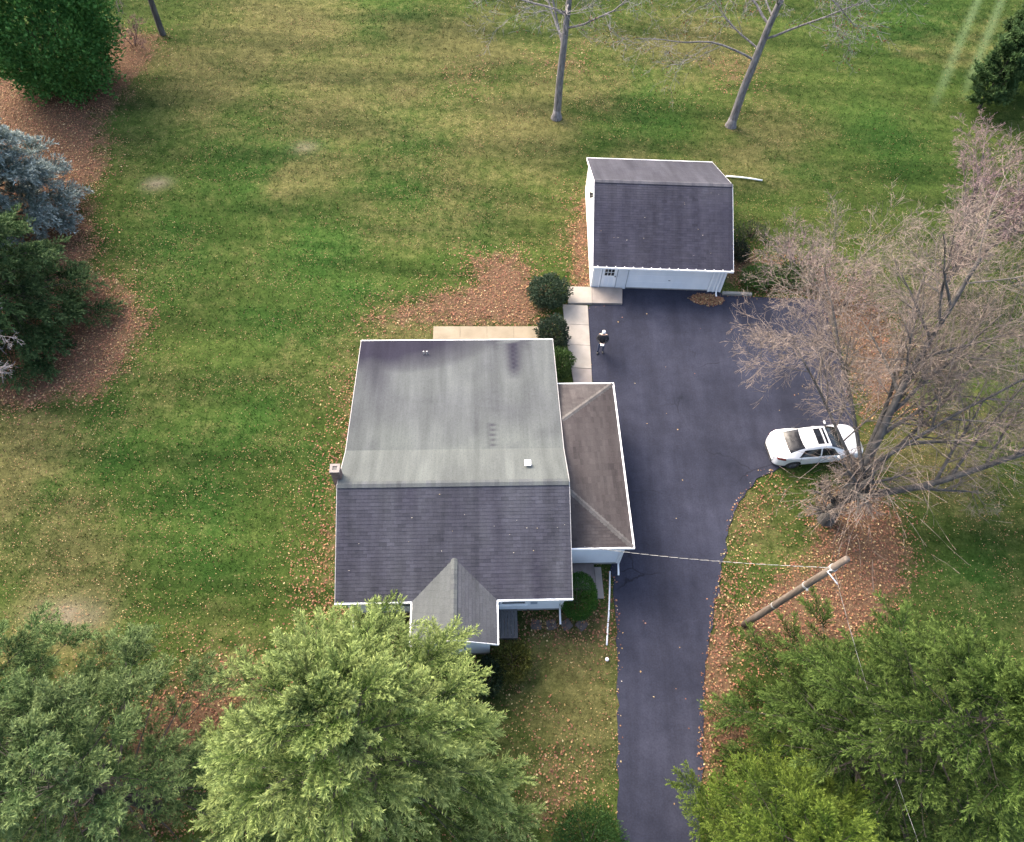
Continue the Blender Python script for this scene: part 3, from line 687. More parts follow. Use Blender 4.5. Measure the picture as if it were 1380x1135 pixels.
MB().box(-GW, GW + .03, -.07, -.003, GZE - .12, GZE - .01).build('gutter', TRIM, gr)
MB().box(-GW - .02, GW + .02, GYB + .003, GYB + .05, GZE - .12, GZE + .012).build('gutter', TRIM, gr)
for k in range(16):
    x = -GW + .25 + k * .49; MB().box(x - .02, x + .02, -.09, .03, GZE - .004, GZE + .028).build('gutter_hanger', TRIM, gr)
for s in (-1, 1):
    for (y0, z0), (y1, z1) in (((0, GZE), (GYR, GZR)), ((GYR, GZR), (GYB, GZE))):
        x0, x1 = s * (GW + .003), s * (GW + .025); dz = .15
        MB().add([(x0, y0, z0), (x1, y0, z0), (x1, y1, z1), (x0, y1, z1), (x0, y0, z0 - dz), (x1, y0, z0 - dz), (x1, y1, z1 - dz), (x0, y1, z1 - dz)],
                 [(0, 1, 2, 3), (7, 6, 5, 4), (0, 4, 5, 1), (1, 5, 6, 2), (2, 6, 7, 3), (3, 7, 4, 0)]).build('rake_board', TRIM, gr)
MB().tube([(3.45, -.03, 2.05), (3.45, .33, 1.8), (3.45, .33, .2), (3.45, .2, .08), (3.45, .0, .05)], .045, 6).build('downspout', TRIM, gar)
# floodlight on the west gable
fx = empty('floodlight', rot2(GAR_O, GAR_A, -3.76, 4.35) + (3.35,), GAR_A); tag(fx, 'black twin floodlight under the garage gable peak', 'floodlight')
MB().box(-.08, -.006, -.06, .06, -.06, .06).build('base', DARKMETAL, fx, .01)
for s in (-1, 1):
    MB().lathe([(0, -.0), (.05, -.005), (.07, -.06), (.10, -.17), (.095, -.18), (0, -.15)], 12, 'X', (-.06, s * .11, -.02)).build('lamp_head', DARKMETAL, fx)

# ------------------------------------------------------------------ drain pipes and loose items
def pipe(pts, r, label):
    return tag(MB().tube(pts, r, 8).build('drain_pipe', TRIM, None, smooth=True), label, 'pipe')
pipe([(13.03, 39.98, .06), (14.0, 39.92, .07), (14.6, 39.86, .06), (15.36, 39.74, .05)], .05, 'white drain pipe lying on the grass behind the garage')
pipe([(4.72, 12.6, .05), (4.68, 11.6, .03), (4.62, 10.6, -.01), (4.56, 10.0, -.045), (4.53, 9.7, .005), (4.50, 9.3, .02)], .036, 'white drain pipe along the driveway edge below the wing')
bl = MB().lathe([(0, 0), (.05, .006), (.075, .03), (.085, .07), (.07, .12), (.04, .145), (0, .155)], 14).build('ball', TRIM, None, smooth=True)
bl.location = (4.49, 8.70, -.03); tag(bl, 'small white ball in the grass at the driveway edge', 'ball')
lg = empty('edging_timber', (12.5, 29.75, 0), .02); tag(lg, 'weathered grey timber edging between the garage corner and shrubs', 'timber')
MB().box(-.85, .85, -.1, .1, -.05, .16).build('beam', LOGWOOD, lg, .03)
for q in (-.7, .7): MB().tube([(q, 0, .15), (q, 0, .18)], .02, 8).build('spike', DARKMETAL, lg)

# ------------------------------------------------------------------ utility pole and wires
pole = empty('utility_pole', (10.51, 10.50, 0)); tag(pole, 'leaning brown wooden utility pole beside the driveway', 'utility pole')
PT = Vector((.68, -.62, 9.0))
def pp(z): return PT * (z / 9.0)
MB().tube([pp(-.3), pp(1.5), pp(4), pp(6.5), pp(9.0)], [.15, .145, .135, .125, .112], 14).build('shaft', POLEWOOD, pole, smooth=True)
for z in (8.05, 6.0, 3.2): MB().tube([pp(z - .05), pp(z + .05)], .14, 14).build('metal_band', ALU, pole)
MB().tube([pp(8.1) + Vector((-.1, -.1, 0)), pp(8.1) + Vector((-.25, -.16, .0)), pp(8.05) + Vector((-.05, -.36, -.05)), pp(7.95) + Vector((.14, -.5, -.1))], .022, 6).build('cable_loop', TRIM, pole)
MB().box(-.03, .03, -.22, .0, -.04, .04, Matrix.Translation(pp(6.0))).build('bracket', ALU, pole)
def sag(a, b_, s, n=40):
    a, b_ = Vector(a), Vector(b_); return [a.lerp(b_, i / n) - Vector((0, 0, s * 4 * (i / n) * (1 - i / n))) for i in range(n + 1)]
def twisted(name, a, b_, s, label, pitch=.42, k_=1.0):
    root = empty(name, a); tag(root, label, 'wire'); a = Vector(a)
    L = (Vector(b_) - a).length; pts = sag(a, b_, s, int(L / pitch * 8))
    for j, m in enumerate((ALU, BLACKCABLE)):
        q = []
        for i, p_ in enumerate(pts):
            ph = 2 * math.pi * i / 8 + j * math.pi
            d_ = (pts[min(i + 1, len(pts) - 1)] - pts[max(i - 1, 0)]).normalized(); u = d_.cross(Vector((0, 0, 1))).normalized(); w = u.cross(d_)
            q.append(p_ - a + (u * math.cos(ph) + w * math.sin(ph)) * .007 * k_)
        MB().tube(q, .0065 * k_, 5).build('strand', m, root)
top = Vector((10.51, 10.50, 0)) + pp(8.05)
hw_ = rot2(HOUSE_O, HOUSE_A, 4.95, 2.40)
twisted('service_wire', top + Vector((-.15, 0, 0)), (hw_[0], hw_[1], 2.40), .35, 'twisted service wire from the utility pole across the driveway to the house')
MB().box(-.05, .05, -.06, .0, 2.3, 2.5, T(4.95, 2.43, 0, 0)).build('wire_bracket', ALU, house)
twisted('supply_wire', top + Vector((.05, -.15, -.05)), (13.3, -4.5, 8.0), .7, 'pale supply wire from the utility pole over the spruces', .9, .6)

# ------------------------------------------------------------------ vegetation builders
def unit(a): return a / np.maximum(np.linalg.norm(a, axis=-1, keepdims=True), 1e-9)
def blades(P, D, Nn, l, w, C, bow=.0):
    """diamond shaped leaves: root P, direction D, facing Nn"""
    D = unit(D); S = unit(np.cross(D, Nn)); Uu = unit(np.cross(S, D))
    l = np.asarray(l)[:, None]; w = np.asarray(w)[:, None]
    mid = P + D * l * .45 + Uu * l * bow
    V = np.stack([P, mid + S * w * .5, P + D * l, mid - S * w * .5], 1).reshape(-1, 3)
    n = len(P); Fq = np.arange(n * 4).reshape(n, 4)
    return V, Fq, np.repeat(C, 4, axis=0)

def tubes_np(P0, P1, r0, r1, k=3):
    D = unit(P1 - P0); ref = np.where(np.abs(D[:, 2:3]) < .9, np.array([[0, 0, 1.]]), np.array([[1., 0, 0]]))
    Uu = unit(np.cross(D, ref)); W = np.cross(D, Uu); n = len(P0); V = np.zeros((n, 2 * k, 3))
    for i in range(k):
        a = 2 * math.pi * i / k; o = Uu * math.cos(a) + W * math.sin(a)
        V[:, i] = P0 + o * r0[:, None]; V[:, k + i] = P1 + o * r1[:, None]
    base = (np.arange(n) * 2 * k)[:, None]
    F = np.concatenate([base + np.array([[i, (i + 1) % k, k + (i + 1) % k, k + i]]) for i in range(k)], 0)
    return V.reshape(-1, 3), F

def conifer(name, loc, H, Rr, seed, label, group=None, z0=.8, gap=.6, nbr=6, power=.8, up=.25, droop=.4, plume=.95, bl=.10, bw=.032, nsp=11, npt=6, nb=2, scat=.55,
            dark=(.018, .036, .014), light=(.075, .12, .04), tipc=(.15, .20, .07), bark=BARKDARK, cat='tree', lean=(0, 0), mat=NEEDLE, dens=.42, tilt=.0, inner=.28, thick=.30, wide=.46, jit=.5):
    """whorls of limbs; every limb carries separate boughs (a herringbone of sprigs covered in needles)"""
    rg = np.random.default_rng(seed)
    root = empty(name, (loc[0], loc[1], 0)); tag(root, label, cat, group)
    dark, light, tipc = map(np.array, (dark, light, tipc)); UPV = np.array([0, 0, 1.])
    O, A, Ln, Br, Tp = [], [], [], [], []; B0, B1, rb0, rb1 = [], [], [], []
    z = z0
    while z < H - .1:
        fr = (z - z0) / (H - z0); n = max(3, int(round(nbr * (1 - .3 * fr)))); a0 = rg.uniform(0, 6.28)
        for k in range(n):
            az = a0 + k * 2 * math.pi / n + rg.normal() * .25; zz = z + rg.uniform(-jit, jit) * gap
            L = max(.3, Rr * (1 - fr) ** power * rg.uniform(.70, 1.12)) * min(1, .74 + fr * 2.2)
            dh = np.array([math.cos(az), math.sin(az), 0.]); pr = np.array([-dh[1], dh[0], 0.])
            u_ = up * rg.uniform(.6, 1.3) + .6 * fr ** 3; dr_ = droop * rg.uniform(.7, 1.3); br = np.clip(rg.normal(.5, .22), .05, 1)
            ax = np.array([lean[0] * zz, lean[1] * zz, zz])
            def bp(q): return ax + dh * (L * q)[:, None] + UPV * (L * (u_ * q - dr_ * q ** 2 + .3 * dr_ * q ** 4))[:, None] + pr * (np.sin(q * 3 + k) * .06 * L)[:, None]
            ss = np.linspace(0, 1, 6); q = bp(ss); B0.append(q[:-1]); B1.append(q[1:]); rr = .006 + .011 * L * (1 - ss); rb0.append(rr[:-1]); rb1.append(rr[1:])
            m = max(2, int(L * (1 - inner) / dens)); sv = inner + (1 - inner) * (np.arange(m) + rg.uniform(.1, .9, m)) / m
            side = np.where(np.arange(m) % 2 == 0, 1., -1.); sv = np.append(sv, [.97, .9, .9]); side = np.append(side, [0., 1., -1.])
            ang = R(52) * rg.uniform(.6, 1.25, len(sv)) * (1.1 - .45 * sv)
            d_ = dh * np.cos(ang)[:, None] + pr * (np.sin(ang) * side)[:, None]
            d_[:, 2] += u_ - 1.3 * dr_ * sv + rg.normal(.06, .14, len(sv)) + tilt
            O.append(bp(sv)); A.append(unit(d_)); Ln.append(np.minimum(plume * rg.uniform(.7, 1.2, len(sv)), .25 + .5 * L)); Br.append(np.clip(br + rg.normal(size=len(sv)) * .12, 0, 1)); Tp.append(sv)
        z += gap * (1.05 - .4 * fr) * rg.uniform(.85, 1.15)
    # leader
    O.append(np.array([[lean[0] * H, lean[1] * H, H - .5]] * 5)); aa = np.arange(5) * 1.257; A.append(unit(np.stack([np.cos(aa) * .5, np.sin(aa) * .5, np.ones(5)], 1))); Ln.append(np.full(5, .6)); Br.append(np.full(5, .6)); Tp.append(np.full(5, 1.))
    O, A, Ln, Br, Tp = [np.concatenate(x) for x in (O, A, Ln, Br, Tp)]; M_ = len(O)
    B0.append(O); B1.append(O + A * Ln[:, None] * .8); rb0.append(np.full(M_, .007)); rb1.append(np.full(M_, .003))
    S = unit(np.cross(A, UPV + rg.normal(size=(M_, 3)) * .25)); Uu = np.cross(S, A)
    # sprigs: (M, nsp*2)
    tt = np.tile((np.arange(nsp) + .6) / nsp, 2); sd_ = np.repeat([1., -1.], nsp)
    tt = np.clip(tt[None] + rg.normal(size=(M_, 2 * nsp)) * .03, .04, 1.0); sg = R(50) * rg.uniform(.5, 1.2, tt.shape) * (1.08 - .5 * tt)
    org = O[:, None] + A[:, None] * (Ln[:, None] * tt)[..., None] - UPV * (.16 * Ln[:, None] * tt ** 2)[..., None]
    sdir = A[:, None] * np.cos(sg)[..., None] + S[:, None] * (np.sin(sg) * sd_[None])[..., None] + Uu[:, None] * rg.normal(.16, thick, tt.shape)[..., None]
    sdir = unit(sdir); sl = Ln[:, None] * wide * (1.05 - .62 * tt) * rg.uniform(.65, 1.2, tt.shape) + .06
    # needles along the sprigs: (M, 2nsp, npt*nb)
    w_ = (np.tile((np.arange(npt) + .5) / npt, nb))[None, None]
    P = org[:, :, None] + sdir[:, :, None] * (sl[..., None] * w_)[..., None] - UPV * (.10 * sl[..., None] * w_ ** 2)[..., None]
    shp = P.shape[:3]; c = shp[0] * shp[1] * shp[2]
    D = np.broadcast_to(sdir[:, :, None], P.shape).reshape(-1, 3) + rg.normal(size=(c, 3)) * scat; D[:, 2] += .12
    tip = np.clip(w_ * .55 + tt[..., None] * .5 + Tp[:, None, None] * .3 - .45, 0, 1) * np.ones(shp)
    bright = np.clip(Br[:, None, None] + rg.normal(size=shp) * .15, 0, 1).ravel(); tip = tip.ravel() * rg.uniform(.3, 1.0, c)
    C = dark + (light - dark) * bright[:, None]; C = C + (tipc - C) * np.clip(tip * 1.15, 0, 1)[:, None]
    Nn = rg.normal(size=(c, 3)) * .55; Nn[:, 2] += 1.0
    Q = P.reshape(-1, 3) + rg.normal(size=(c, 3)) * .012; D = unit(D); W = unit(np.cross(D, Nn)) * (bw * rg.uniform(.35, .65, c))[:, None]
    V = np.stack([Q - W, Q + W, Q + D * (bl * rg.uniform(.8, 1.4, c))[:, None]], 1).reshape(-1, 3); Fq = np.arange(3 * c).reshape(c, 3); C = np.repeat(C, 3, 0)
    mesh_np('crown', V, Fq, mat, root, col=C)
    V, Fq = tubes_np(*[np.concatenate(x) for x in (B0, B1, rb0, rb1)]); mesh_np('branches', V, Fq, bark, root)
    zs = [-.3, .0, .4, H * .3, H * .6, H * .96]; r0 = .021 * H
    MB().tube([(lean[0] * q, lean[1] * q, q) for q in zs], [r0 * 1.35, r0 * 1.25, r0, r0 * .75, r0 * .42, .015], 10).build('trunk', bark, root, smooth=True)
    print(name, M_, 'boughs', c, 'needles'); return root

def blob(name, loc, rad, n, seed, label, dark, light, bl=.09, bw=.05, zc=None, lump=.18, lf=3.0, shell=.35, upb=.5, group=None, cat='shrub', stemr=.03, flat=None, scat=.6, tilt=(0, 0), bark=BARKBROWN, mat=LEAFM):
    """dense shrub or clipped evergreen: leaves through a lumpy shell round a set of stems"""
    rg = np.random.default_rng(seed); a, b_, c_ = rad
    zc = c_ * .95 if zc is None else zc
    root = empty(name, (loc[0], loc[1], 0)); tag(root, label, cat, group)
    u = unit(rg.normal(size=(n, 3))); th = np.arctan2(u[:, 1], u[:, 0]); ph = u[:, 2]
    lm = fbm(th * lf / 1.5 + 40, ph * lf + 40, seed, 3) - .5; lm2 = fbm(u[:, 0] * lf * 1.7 + 9, u[:, 1] * lf * 1.7 + u[:, 2] * 5 + 9, seed + 5, 3) - .5
    rr = (1 - shell * rg.random(n) ** 1.6) * (1 + lump * (lm + lm2) * 2)
    P = u * rr[:, None] * np.array([a, b_, c_]); P[:, 2] += zc
    P[:, 0] += tilt[0] * P[:, 2]; P[:, 1] += tilt[1] * P[:, 2]
    keep = P[:, 2] > .04; P = P[keep]; u = u[keep]; rr = rr[keep]; n = len(P)
    D = u + rg.normal(size=(n, 3)) * scat; D[:, 2] += upb
    Nn = u + rg.normal(size=(n, 3)) * .6; Nn[:, 2] += .3
    dark, light = np.array(dark), np.array(light)
    f = np.clip(rg.normal(.5, .25, n), 0, 1); C = (dark + (light - dark) * f[:, None]) * .78
    V, Fq, C = blades(P, D, Nn, bl * rg.uniform(.6, 1.3, n), bw * rg.uniform(.7, 1.3, n), C, .06)
    mesh_np('foliage', V, Fq, mat, root, col=C)
    st = MB()
    for k in range(7):
        az = k * .9 + seed; e = np.array([math.cos(az) * a * .6, math.sin(az) * b_ * .6, zc + c_ * .5])
        st.tube([(e[0] * .08, e[1] * .08, -.1), (e[0] * .4, e[1] * .4, e[2] * .55), tuple(e)], [stemr, stemr * .7, stemr * .3], 5)
    st.build('stems', bark, root)
    return root

def grow(rg, out, p, d, L, r, lv, maxlv, cfg):
    """one limb as a wandering polyline; children leave along it"""
    nseg = max(3, int(L / cfg['seg'][min(lv, len(cfg['seg']) - 1)])); sl = L / nseg; pts = [p]; ds = [d]
    bend = cfg['bend'][min(lv, len(cfg['bend']) - 1)]; trop = cfg['trop'][min(lv, len(cfg['trop']) - 1)]
    cur = np.array(d, float)
    for i in range(nseg):
        cur = cur + rg.normal(size=3) * bend + np.array([0, 0, trop]) * sl
        cur /= np.linalg.norm(cur); p = p + cur * sl; pts.append(p); ds.append(cur.copy())
    rt = max(cfg['rmin'], r * (.35 if lv < maxlv else .5))
    for i in range(nseg):
        f0, f1 = i / nseg, (i + 1) / nseg
        out.append((pts[i], pts[i + 1], r + (rt - r) * f0, r + (rt - r) * f1, lv))
    if lv >= maxlv: return
    nch = cfg['n'][lv]; nch = int(rg.integers(max(1, nch - 1), nch + 2)); st = cfg['start'][lv]
    for k in range(nch):
        f = st + (1 - st) * (k + rg.uniform(.2, .8)) / nch
        i = min(nseg - 1, int(f * nseg)); q = pts[i] + (pts[i + 1] - pts[i]) * (f * nseg - i); dd = ds[i]
        a = R(rg.normal(cfg['ang'][lv], 9)); s = np.cross(dd, rg.normal(size=3)); s /= np.linalg.norm(s)
        nd = dd * math.cos(a) + s * math.sin(a)
        grow(rg, out, q, nd, L * cfg['ratio'][lv] * rg.uniform(.65, 1.15) * (1.1 - .35 * f), max(cfg['rmin'], (r + (rt - r) * f) * rg.uniform(.5, .7) * cfg.get('thin', 1.0)), lv + 1, maxlv, cfg)
CFG = dict(seg=[.8, .7, .55, .5, .5], bend=[.05, .07, .085, .10, .11], trop=[.02, .02, .02, .0, .0], n=[7, 7, 6, 5], start=[.3, .25, .2, .15], ang=[42, 45, 45, 48], ratio=[.62, .55, .5, .5], rmin=.007)
OAKBARK = pm('pale_oak_bark', (.05, .046, .045), (.19, .18, .18), 9, .92, .8, 30, stretch=(1, 1, .2))
def bare_tree(name, loc, stems, seed, label, maxlv=4, cfg=None, thick=(.13, .115, .10), thin=(.26, .20, .19), group=None, cat='tree', extra=None, bark=BARK):
    rg = np.random.default_rng(seed); c = dict(CFG); c.update(cfg or {})
    root = empty(name, (loc[0], loc[1], 0)); tag(root, label, cat, group); out = []
    for (p, d, L, r) in stems: grow(rg, out, np.array(p, float), unit(np.array(d, float)), L, r, 0, maxlv, c)
    if extra: extra(rg, out, c)
    P0 = np.array([o[0] for o in out]); P1 = np.array([o[1] for o in out]); r0 = np.array([o[2] for o in out]); r1 = np.array([o[3] for o in out]); lv = np.array([o[4] for o in out])
    big = r0 > .045
    if big.any():
        V, Fq = tubes_np(P0[big], P1[big] + (P1[big] - P0[big]) * .06, r0[big], r1[big], 9); mesh_np('trunk', V, Fq, bark, root, True)
    fine = r0 < .013
    def tint(s):
        f = np.clip((.045 - r0[s]) / .04, 0, 1)[:, None] * rg.uniform(.75, 1.0, (s.sum(), 1))
        C = np.array(thick) + (np.array(thin) - np.array(thick)) * f; return C * rg.uniform(.42, .78, (len(C), 1))
    s = ~big & ~fine
    if s.any():
        V, Fq = tubes_np(P0[s], P1[s], r0[s], r1[s], 4); mesh_np('limbs', V, Fq, TWIG, root, True, col=np.repeat(tint(s), 8, 0))['kind'] = 'stuff'
    s = fine; D = unit(P1[s] - P0[s]); W = unit(np.cross(D, rg.normal(size=D.shape) + np.array([0, 0, 1.2]))); w0 = (r0[s] * .9)[:, None]; w1 = (r1[s] * .9)[:, None]; E1 = P1[s] + D * .01
    V = np.stack([P0[s] - W * w0, P0[s] + W * w0, E1 + W * w1, E1 - W * w1], 1).reshape(-1, 3); Fq = np.arange(len(V)).reshape(-1, 4)
    o = mesh_np('twigs', V, Fq, TWIG, root, col=np.repeat(tint(s), 4, 0)); o['kind'] = 'stuff'
    return root, P1[lv >= maxlv - 1]

# ------------------------------------------------------------------ evergreen trees
conifer('spruce_tree', (-4.25, 3.6), 13.0, 6.1, 11, 'large light green spruce in front of the entry gable', z0=1.6, gap=.98, nbr=8, power=.70, up=.30, droop=.50, plume=1.15, dens=.52, inner=.10, jit=.16,
        bl=.092, bw=.026, nsp=18, npt=6, scat=.42, thick=.55, wide=.32, tilt=.06, dark=(.008, .022, .004), light=(.062, .115, .020), tipc=(.42, .50, .17))
conifer('spruce_tree', (13.8, 4.9), 12.0, 6.0, 12, 'broad dark green spruce under the supply wire south of the pole', z0=.6, gap=.92, nbr=8, power=.74, up=.22, droop=.46, plume=1.1, dens=.54, inner=.10, jit=.16,
        bl=.095, bw=.027, nsp=17, npt=6, scat=.42, thick=.55, wide=.32, tilt=.05, dark=(.005, .014, .002), light=(.019, .047, .007), tipc=(.145, .212, .050))
conifer('spruce_tree', (9.95, 1.7), 7.3, 3.7, 13, 'smaller yellowish green spruce at the driveway edge', z0=.4, gap=.72, nbr=8, power=.70, up=.32, droop=.40, plume=.85, dens=.46, inner=.10, jit=.16,
        bl=.080, bw=.026, nsp=14, npt=5, scat=.42, thick=.55, wide=.34, tilt=.08, dark=(.008, .022, .002), light=(.046, .090, .011), tipc=(.20, .265, .046))
conifer('pine_tree', (-12.6, 2.4), 10.0, 5.8, 14, 'green pine with loose tufted branches beside the light green spruce', z0=1.0, gap=.66, nbr=6, power=.66, up=.32, droop=.30, plume=.85, dens=.62, inner=.2,
        bl=.11, bw=.030, nsp=13, npt=6, scat=.75, thick=.6, dark=(.011, .028, .007), light=(.060, .112, .034), tipc=(.235, .30, .115))
conifer('pine_tree', (-17.4, 4.3), 8.6, 4.9, 15, 'green pine standing at the outer side of its larger neighbour', z0=.8, gap=.76, nbr=6, power=.66, up=.32, droop=.30, plume=.85, dens=.62, inner=.2,
        bl=.11, bw=.030, nsp=13, npt=6, scat=.75, thick=.6, dark=(.011, .028, .007), light=(.058, .114, .034), tipc=(.215, .295, .105))
conifer('blue_spruce', (-30.0, 32.6), 9.0, 3.9, 16, 'silvery blue spruce over the leaf strewn bed', z0=.5, gap=.62, nbr=7, power=.75, up=.2, droop=.3, plume=1.15, dens=.62, bl=.15, bw=.065, nsp=12, npt=4, inner=.12, thick=.55,
        dark=(.022, .042, .034), light=(.105, .145, .125), tipc=(.40, .46, .44))
conifer('spruce_tree', (-26.6, 24.9), 7.8, 4.5, 17, 'deep green spruce beside the curved leaf bed', z0=.3, gap=.58, nbr=7, power=.75, up=.15, droop=.3, plume=1.1, dens=.62, bl=.14, bw=.065, nsp=12, npt=4, inner=.12, thick=.55,
        dark=(.007, .021, .006), light=(.030, .068, .020), tipc=(.11, .165, .062))
for k, (x, y, h, r_, lb) in enumerate(((32.2, 49.0, 5.0, 1.4, 'smallest of the dark cedars, beside the wheel tracks'), (34.4, 51.2, 8.5, 1.9, 'slim dark cedar between a smaller and a taller one'), (37.0, 53.5, 11.0, 2.4, 'tallest dark cedar behind the pinkish bare trees'))):
    conifer('cedar_tree', (x, y), h, r_, 18 + k, lb, 'dark cedars by the lawn edge', z0=.2, gap=.55, nbr=6, power=.55, up=.8, droop=.2, plume=.9, dens=.6, bl=.22, bw=.10, nsp=7, npt=3, inner=.1,
        dark=(.014, .036, .011), light=(.046, .092, .028), tipc=(.10, .16, .06), tilt=.4)
blob('arborvitae', (-31.6, 46.2), (4.1, 3.9, 5.6), 42000, 31, 'huge rounded bright green arborvitae above the brown mulch', (.030, .105, .022), (.120, .270, .066), .27, .15, zc=4.9, lump=.26, lf=7.0, shell=.4, upb=.9, cat='tree', stemr=.05, mat=NEEDLE)

# shrubs
blob('round_bush', (1.66, 28.55), (1.08, 1.0, .85), 7000, 41, 'round dark green bush at the walkway corner', (.014, .032, .016), (.060, .098, .050), .13, .055, lump=.22, scat=.9)
blob('evergreen_shrub', (1.95, 25.55), (.82, .85, .85), 4500, 42, 'dark broadleaf shrub at the rear corner of the house', (.010, .022, .012), (.04, .065, .036), .13, .06, lump=.25)
blob('evergreen_shrub', (2.38, 23.75), (.68, .8, .65), 3800, 43, 'brighter green shrub between the walkway and the house wall', (.018, .042, .010), (.07, .13, .03), .12, .055, lump=.25)
blob('boxwood', (3.22, 11.12), (.80, 1.02, .85), 9000, 44, 'bright green clipped boxwood egg at the house corner', (.016, .065, .006), (.058, .16, .018), .07, .035, lump=.06, shell=.2)
blob('yellow_shrub', (.55, 8.3), (.85, .8, .55), 3600, 45, 'yellowish olive shrub below the entry gable', (.035, .045, .008), (.14, .15, .03), .11, .05, lump=.3)
blob('evergreen_shrub', (-.45, 7.6), (.62, .8, .7), 3200, 46, 'very dark shrub half under the light green spruce', (.006, .016, .006), (.022, .045, .016), .11, .05, lump=.25)
blob('yew_bush', (3.55, 1.75), (1.35, 1.35, .9), 8000, 47, 'bright green spreading yew where the driveway leaves', (.015, .05, .010), (.06, .135, .030), .13, .035, lump=.25, upb=.9)
blob('juniper_shrub', (13.85, 30.75), (1.05, .75, .55), 5000, 48, 'bright green feathery juniper behind the edging timber', (.03, .08, .018), (.13, .24, .055), .16, .035, lump=.4, upb=.8)
blob('juniper_shrub', (16.0, 30.95), (1.2, .7, .5), 4500, 49, 'low green juniper under the bare pinkish shrub', (.03, .07, .018), (.12, .21, .055), .16, .035, lump=.4, upb=.8)
blob('holly_shrub', (12.95, 32.9), (.5, .65, .42), 1600, 50, 'dark olive shrub against the garage side', (.010, .020, .010), (.045, .058, .032), .13, .06, lump=.3)
blob('holly_shrub', (13.9, 34.6), (1.0, .7, .4), 700, 52, 'dusty olive shrub beside the darker one by the garage', (.03, .035, .02), (.09, .095, .055), .14, .05, lump=.3)

# ------------------------------------------------------------------ bare trees
def big_extra(rg, out, c):
    # long whippy shoots sweeping out and down from the fork
    for k in range(60):
        az = rg.uniform(-3.6, .9); z = rg.uniform(2.4, 7.0)
        d = unit(np.array([math.cos(az), math.sin(az), rg.uniform(-.05, .7)]))
        p = np.array([.12 * z + rg.normal() * .15, .15 * z + rg.normal() * .15, z]); L = rg.uniform(2.5, 6.0)
        cur = d; r = rg.uniform(.009, .016); n = int(L / .35)
        for i in range(n):
            cur = unit(cur + rg.normal(size=3) * .06 + np.array([0, 0, -.04])); q = p + cur * .35
            rr = r * (1 - .5 * i / n); out.append((p, q, rr, rr * .96, 4))
            if i > 2 and rg.random() < .45:
                s = unit(cur + rg.normal(size=3) * .7); m = p
                for j in range(int(rg.integers(2, 5))):
                    s = unit(s + rg.normal(size=3) * .12); m2 = m + s * .3; out.append((m, m2, .007, .006, 4)); m = m2
            p = q
big, tips = bare_tree('maple_tree', (15.0, 15.75),
    [((0, 0, -.2), (.12, .20, 1), 4.2, .32), ((.3, .45, 2.8), (.20, .50, 1), 10.5, .20), ((.2, .2, 1.6), (.80, .14, .62), 10.5, .185), ((.35, .6, 3.3), (-.55, .62, .62), 7.3, .085),
     ((.3, .5, 3.0), (.45, .95, .65), 9.5, .11), ((.35, .6, 3.6), (-.15, 1.0, .7), 9.0, .095), ((.4, .6, 3.8), (.9, .5, .9), 8.0, .095), ((.5, .4, 3.2), (.95, .85, .55), 9.0, .10), ((.4, .5, 3.4), (.6, 1.2, .7), 9.5, .09)],
    61, 'large bare grey maple with spreading twiggy crown over the parked car', maxlv=4,
    cfg=dict(n=[11, 9, 7, 5], start=[.22, .2, .15, .15], ratio=[.50, .54, .58, .62], ang=[46, 44, 42, 42], rmin=.0062, trop=[.01, .0, -.01, -.01, -.02]), extra=big_extra,
    thick=(.17, .155, .135), thin=(.30, .235, .195), bark=BARK)
MB().tube([(0, 0, -.3), (0, 0, .05), (.02, .04, .35), (.07, .12, .9)], [.44, .38, .335, .31], 14).build('root_flare', BARK, big, smooth=True)
bare_tree('maple_tree', (24.6, 31.0), [((0, 0, -.2), (.0, .05, 1), 3.0, .20), ((0, 0, 1.5), (.25, .35, 1), 6.5, .13), ((0, 0, 1.3), (-.45, .3, 1), 6.5, .12), ((0, 0, 1.8), (.1, -.3, 1), 6.0, .12), ((0, 0, 1.8), (-.1, .6, .9), 6.0, .11)],
    62, 'bare pinkish grey tree behind the big maple toward the lawn', maxlv=4, cfg=dict(n=[10, 8, 6, 5], ratio=[.55, .52, .5, .5], rmin=.009, trop=[.03, .04, .03, .02, .0]), thick=(.18, .15, .145), thin=(.33, .225, .22))
bare_tree('maple_tree', (31.5, 35.5), [((0, 0, -.2), (.0, .05, 1), 3.0, .18), ((0, 0, 1.5), (.3, .2, 1), 6.5, .12), ((0, 0, 1.3), (-.4, .2, 1), 6.5, .11), ((0, 0, 1.8), (.0, .5, 1), 6.0, .11)],
    63, 'bare pink twigged tree in front of the dark cedars', maxlv=4, cfg=dict(n=[9, 8, 7, 5], ratio=[.55, .52, .5, .5], rmin=.010, trop=[.03, .04, .03, .02, .0]), thick=(.18, .15, .15), thin=(.33, .235, .235))
bare_tree('bare_shrub', (16.1, 31.6), [((rgx * .15, rgy * .15, -.1), (rgx, rgy, rgz), 2.6, .045) for rgx, rgy, rgz in ((.5, .1, .8), (-.6, .2, .7), (.1, .6, .8), (-.2, -.4, .9), (.7, -.2, .6), (-.8, -.1, .55), (.2, .1, 1), (-.3, .5, .7), (.5, .55, .6))],
    64, 'bare pinkish spreading shrub beside the garage lawn', maxlv=3, cfg=dict(seg=[.4, .35, .3, .25], n=[7, 6, 5], start=[.2, .15, .1], ratio=[.6, .55, .5], rmin=.008, bend=[.1, .14, .18, .2]), thick=(.20, .16, .15), thin=(.37, .26, .25), cat='shrub')
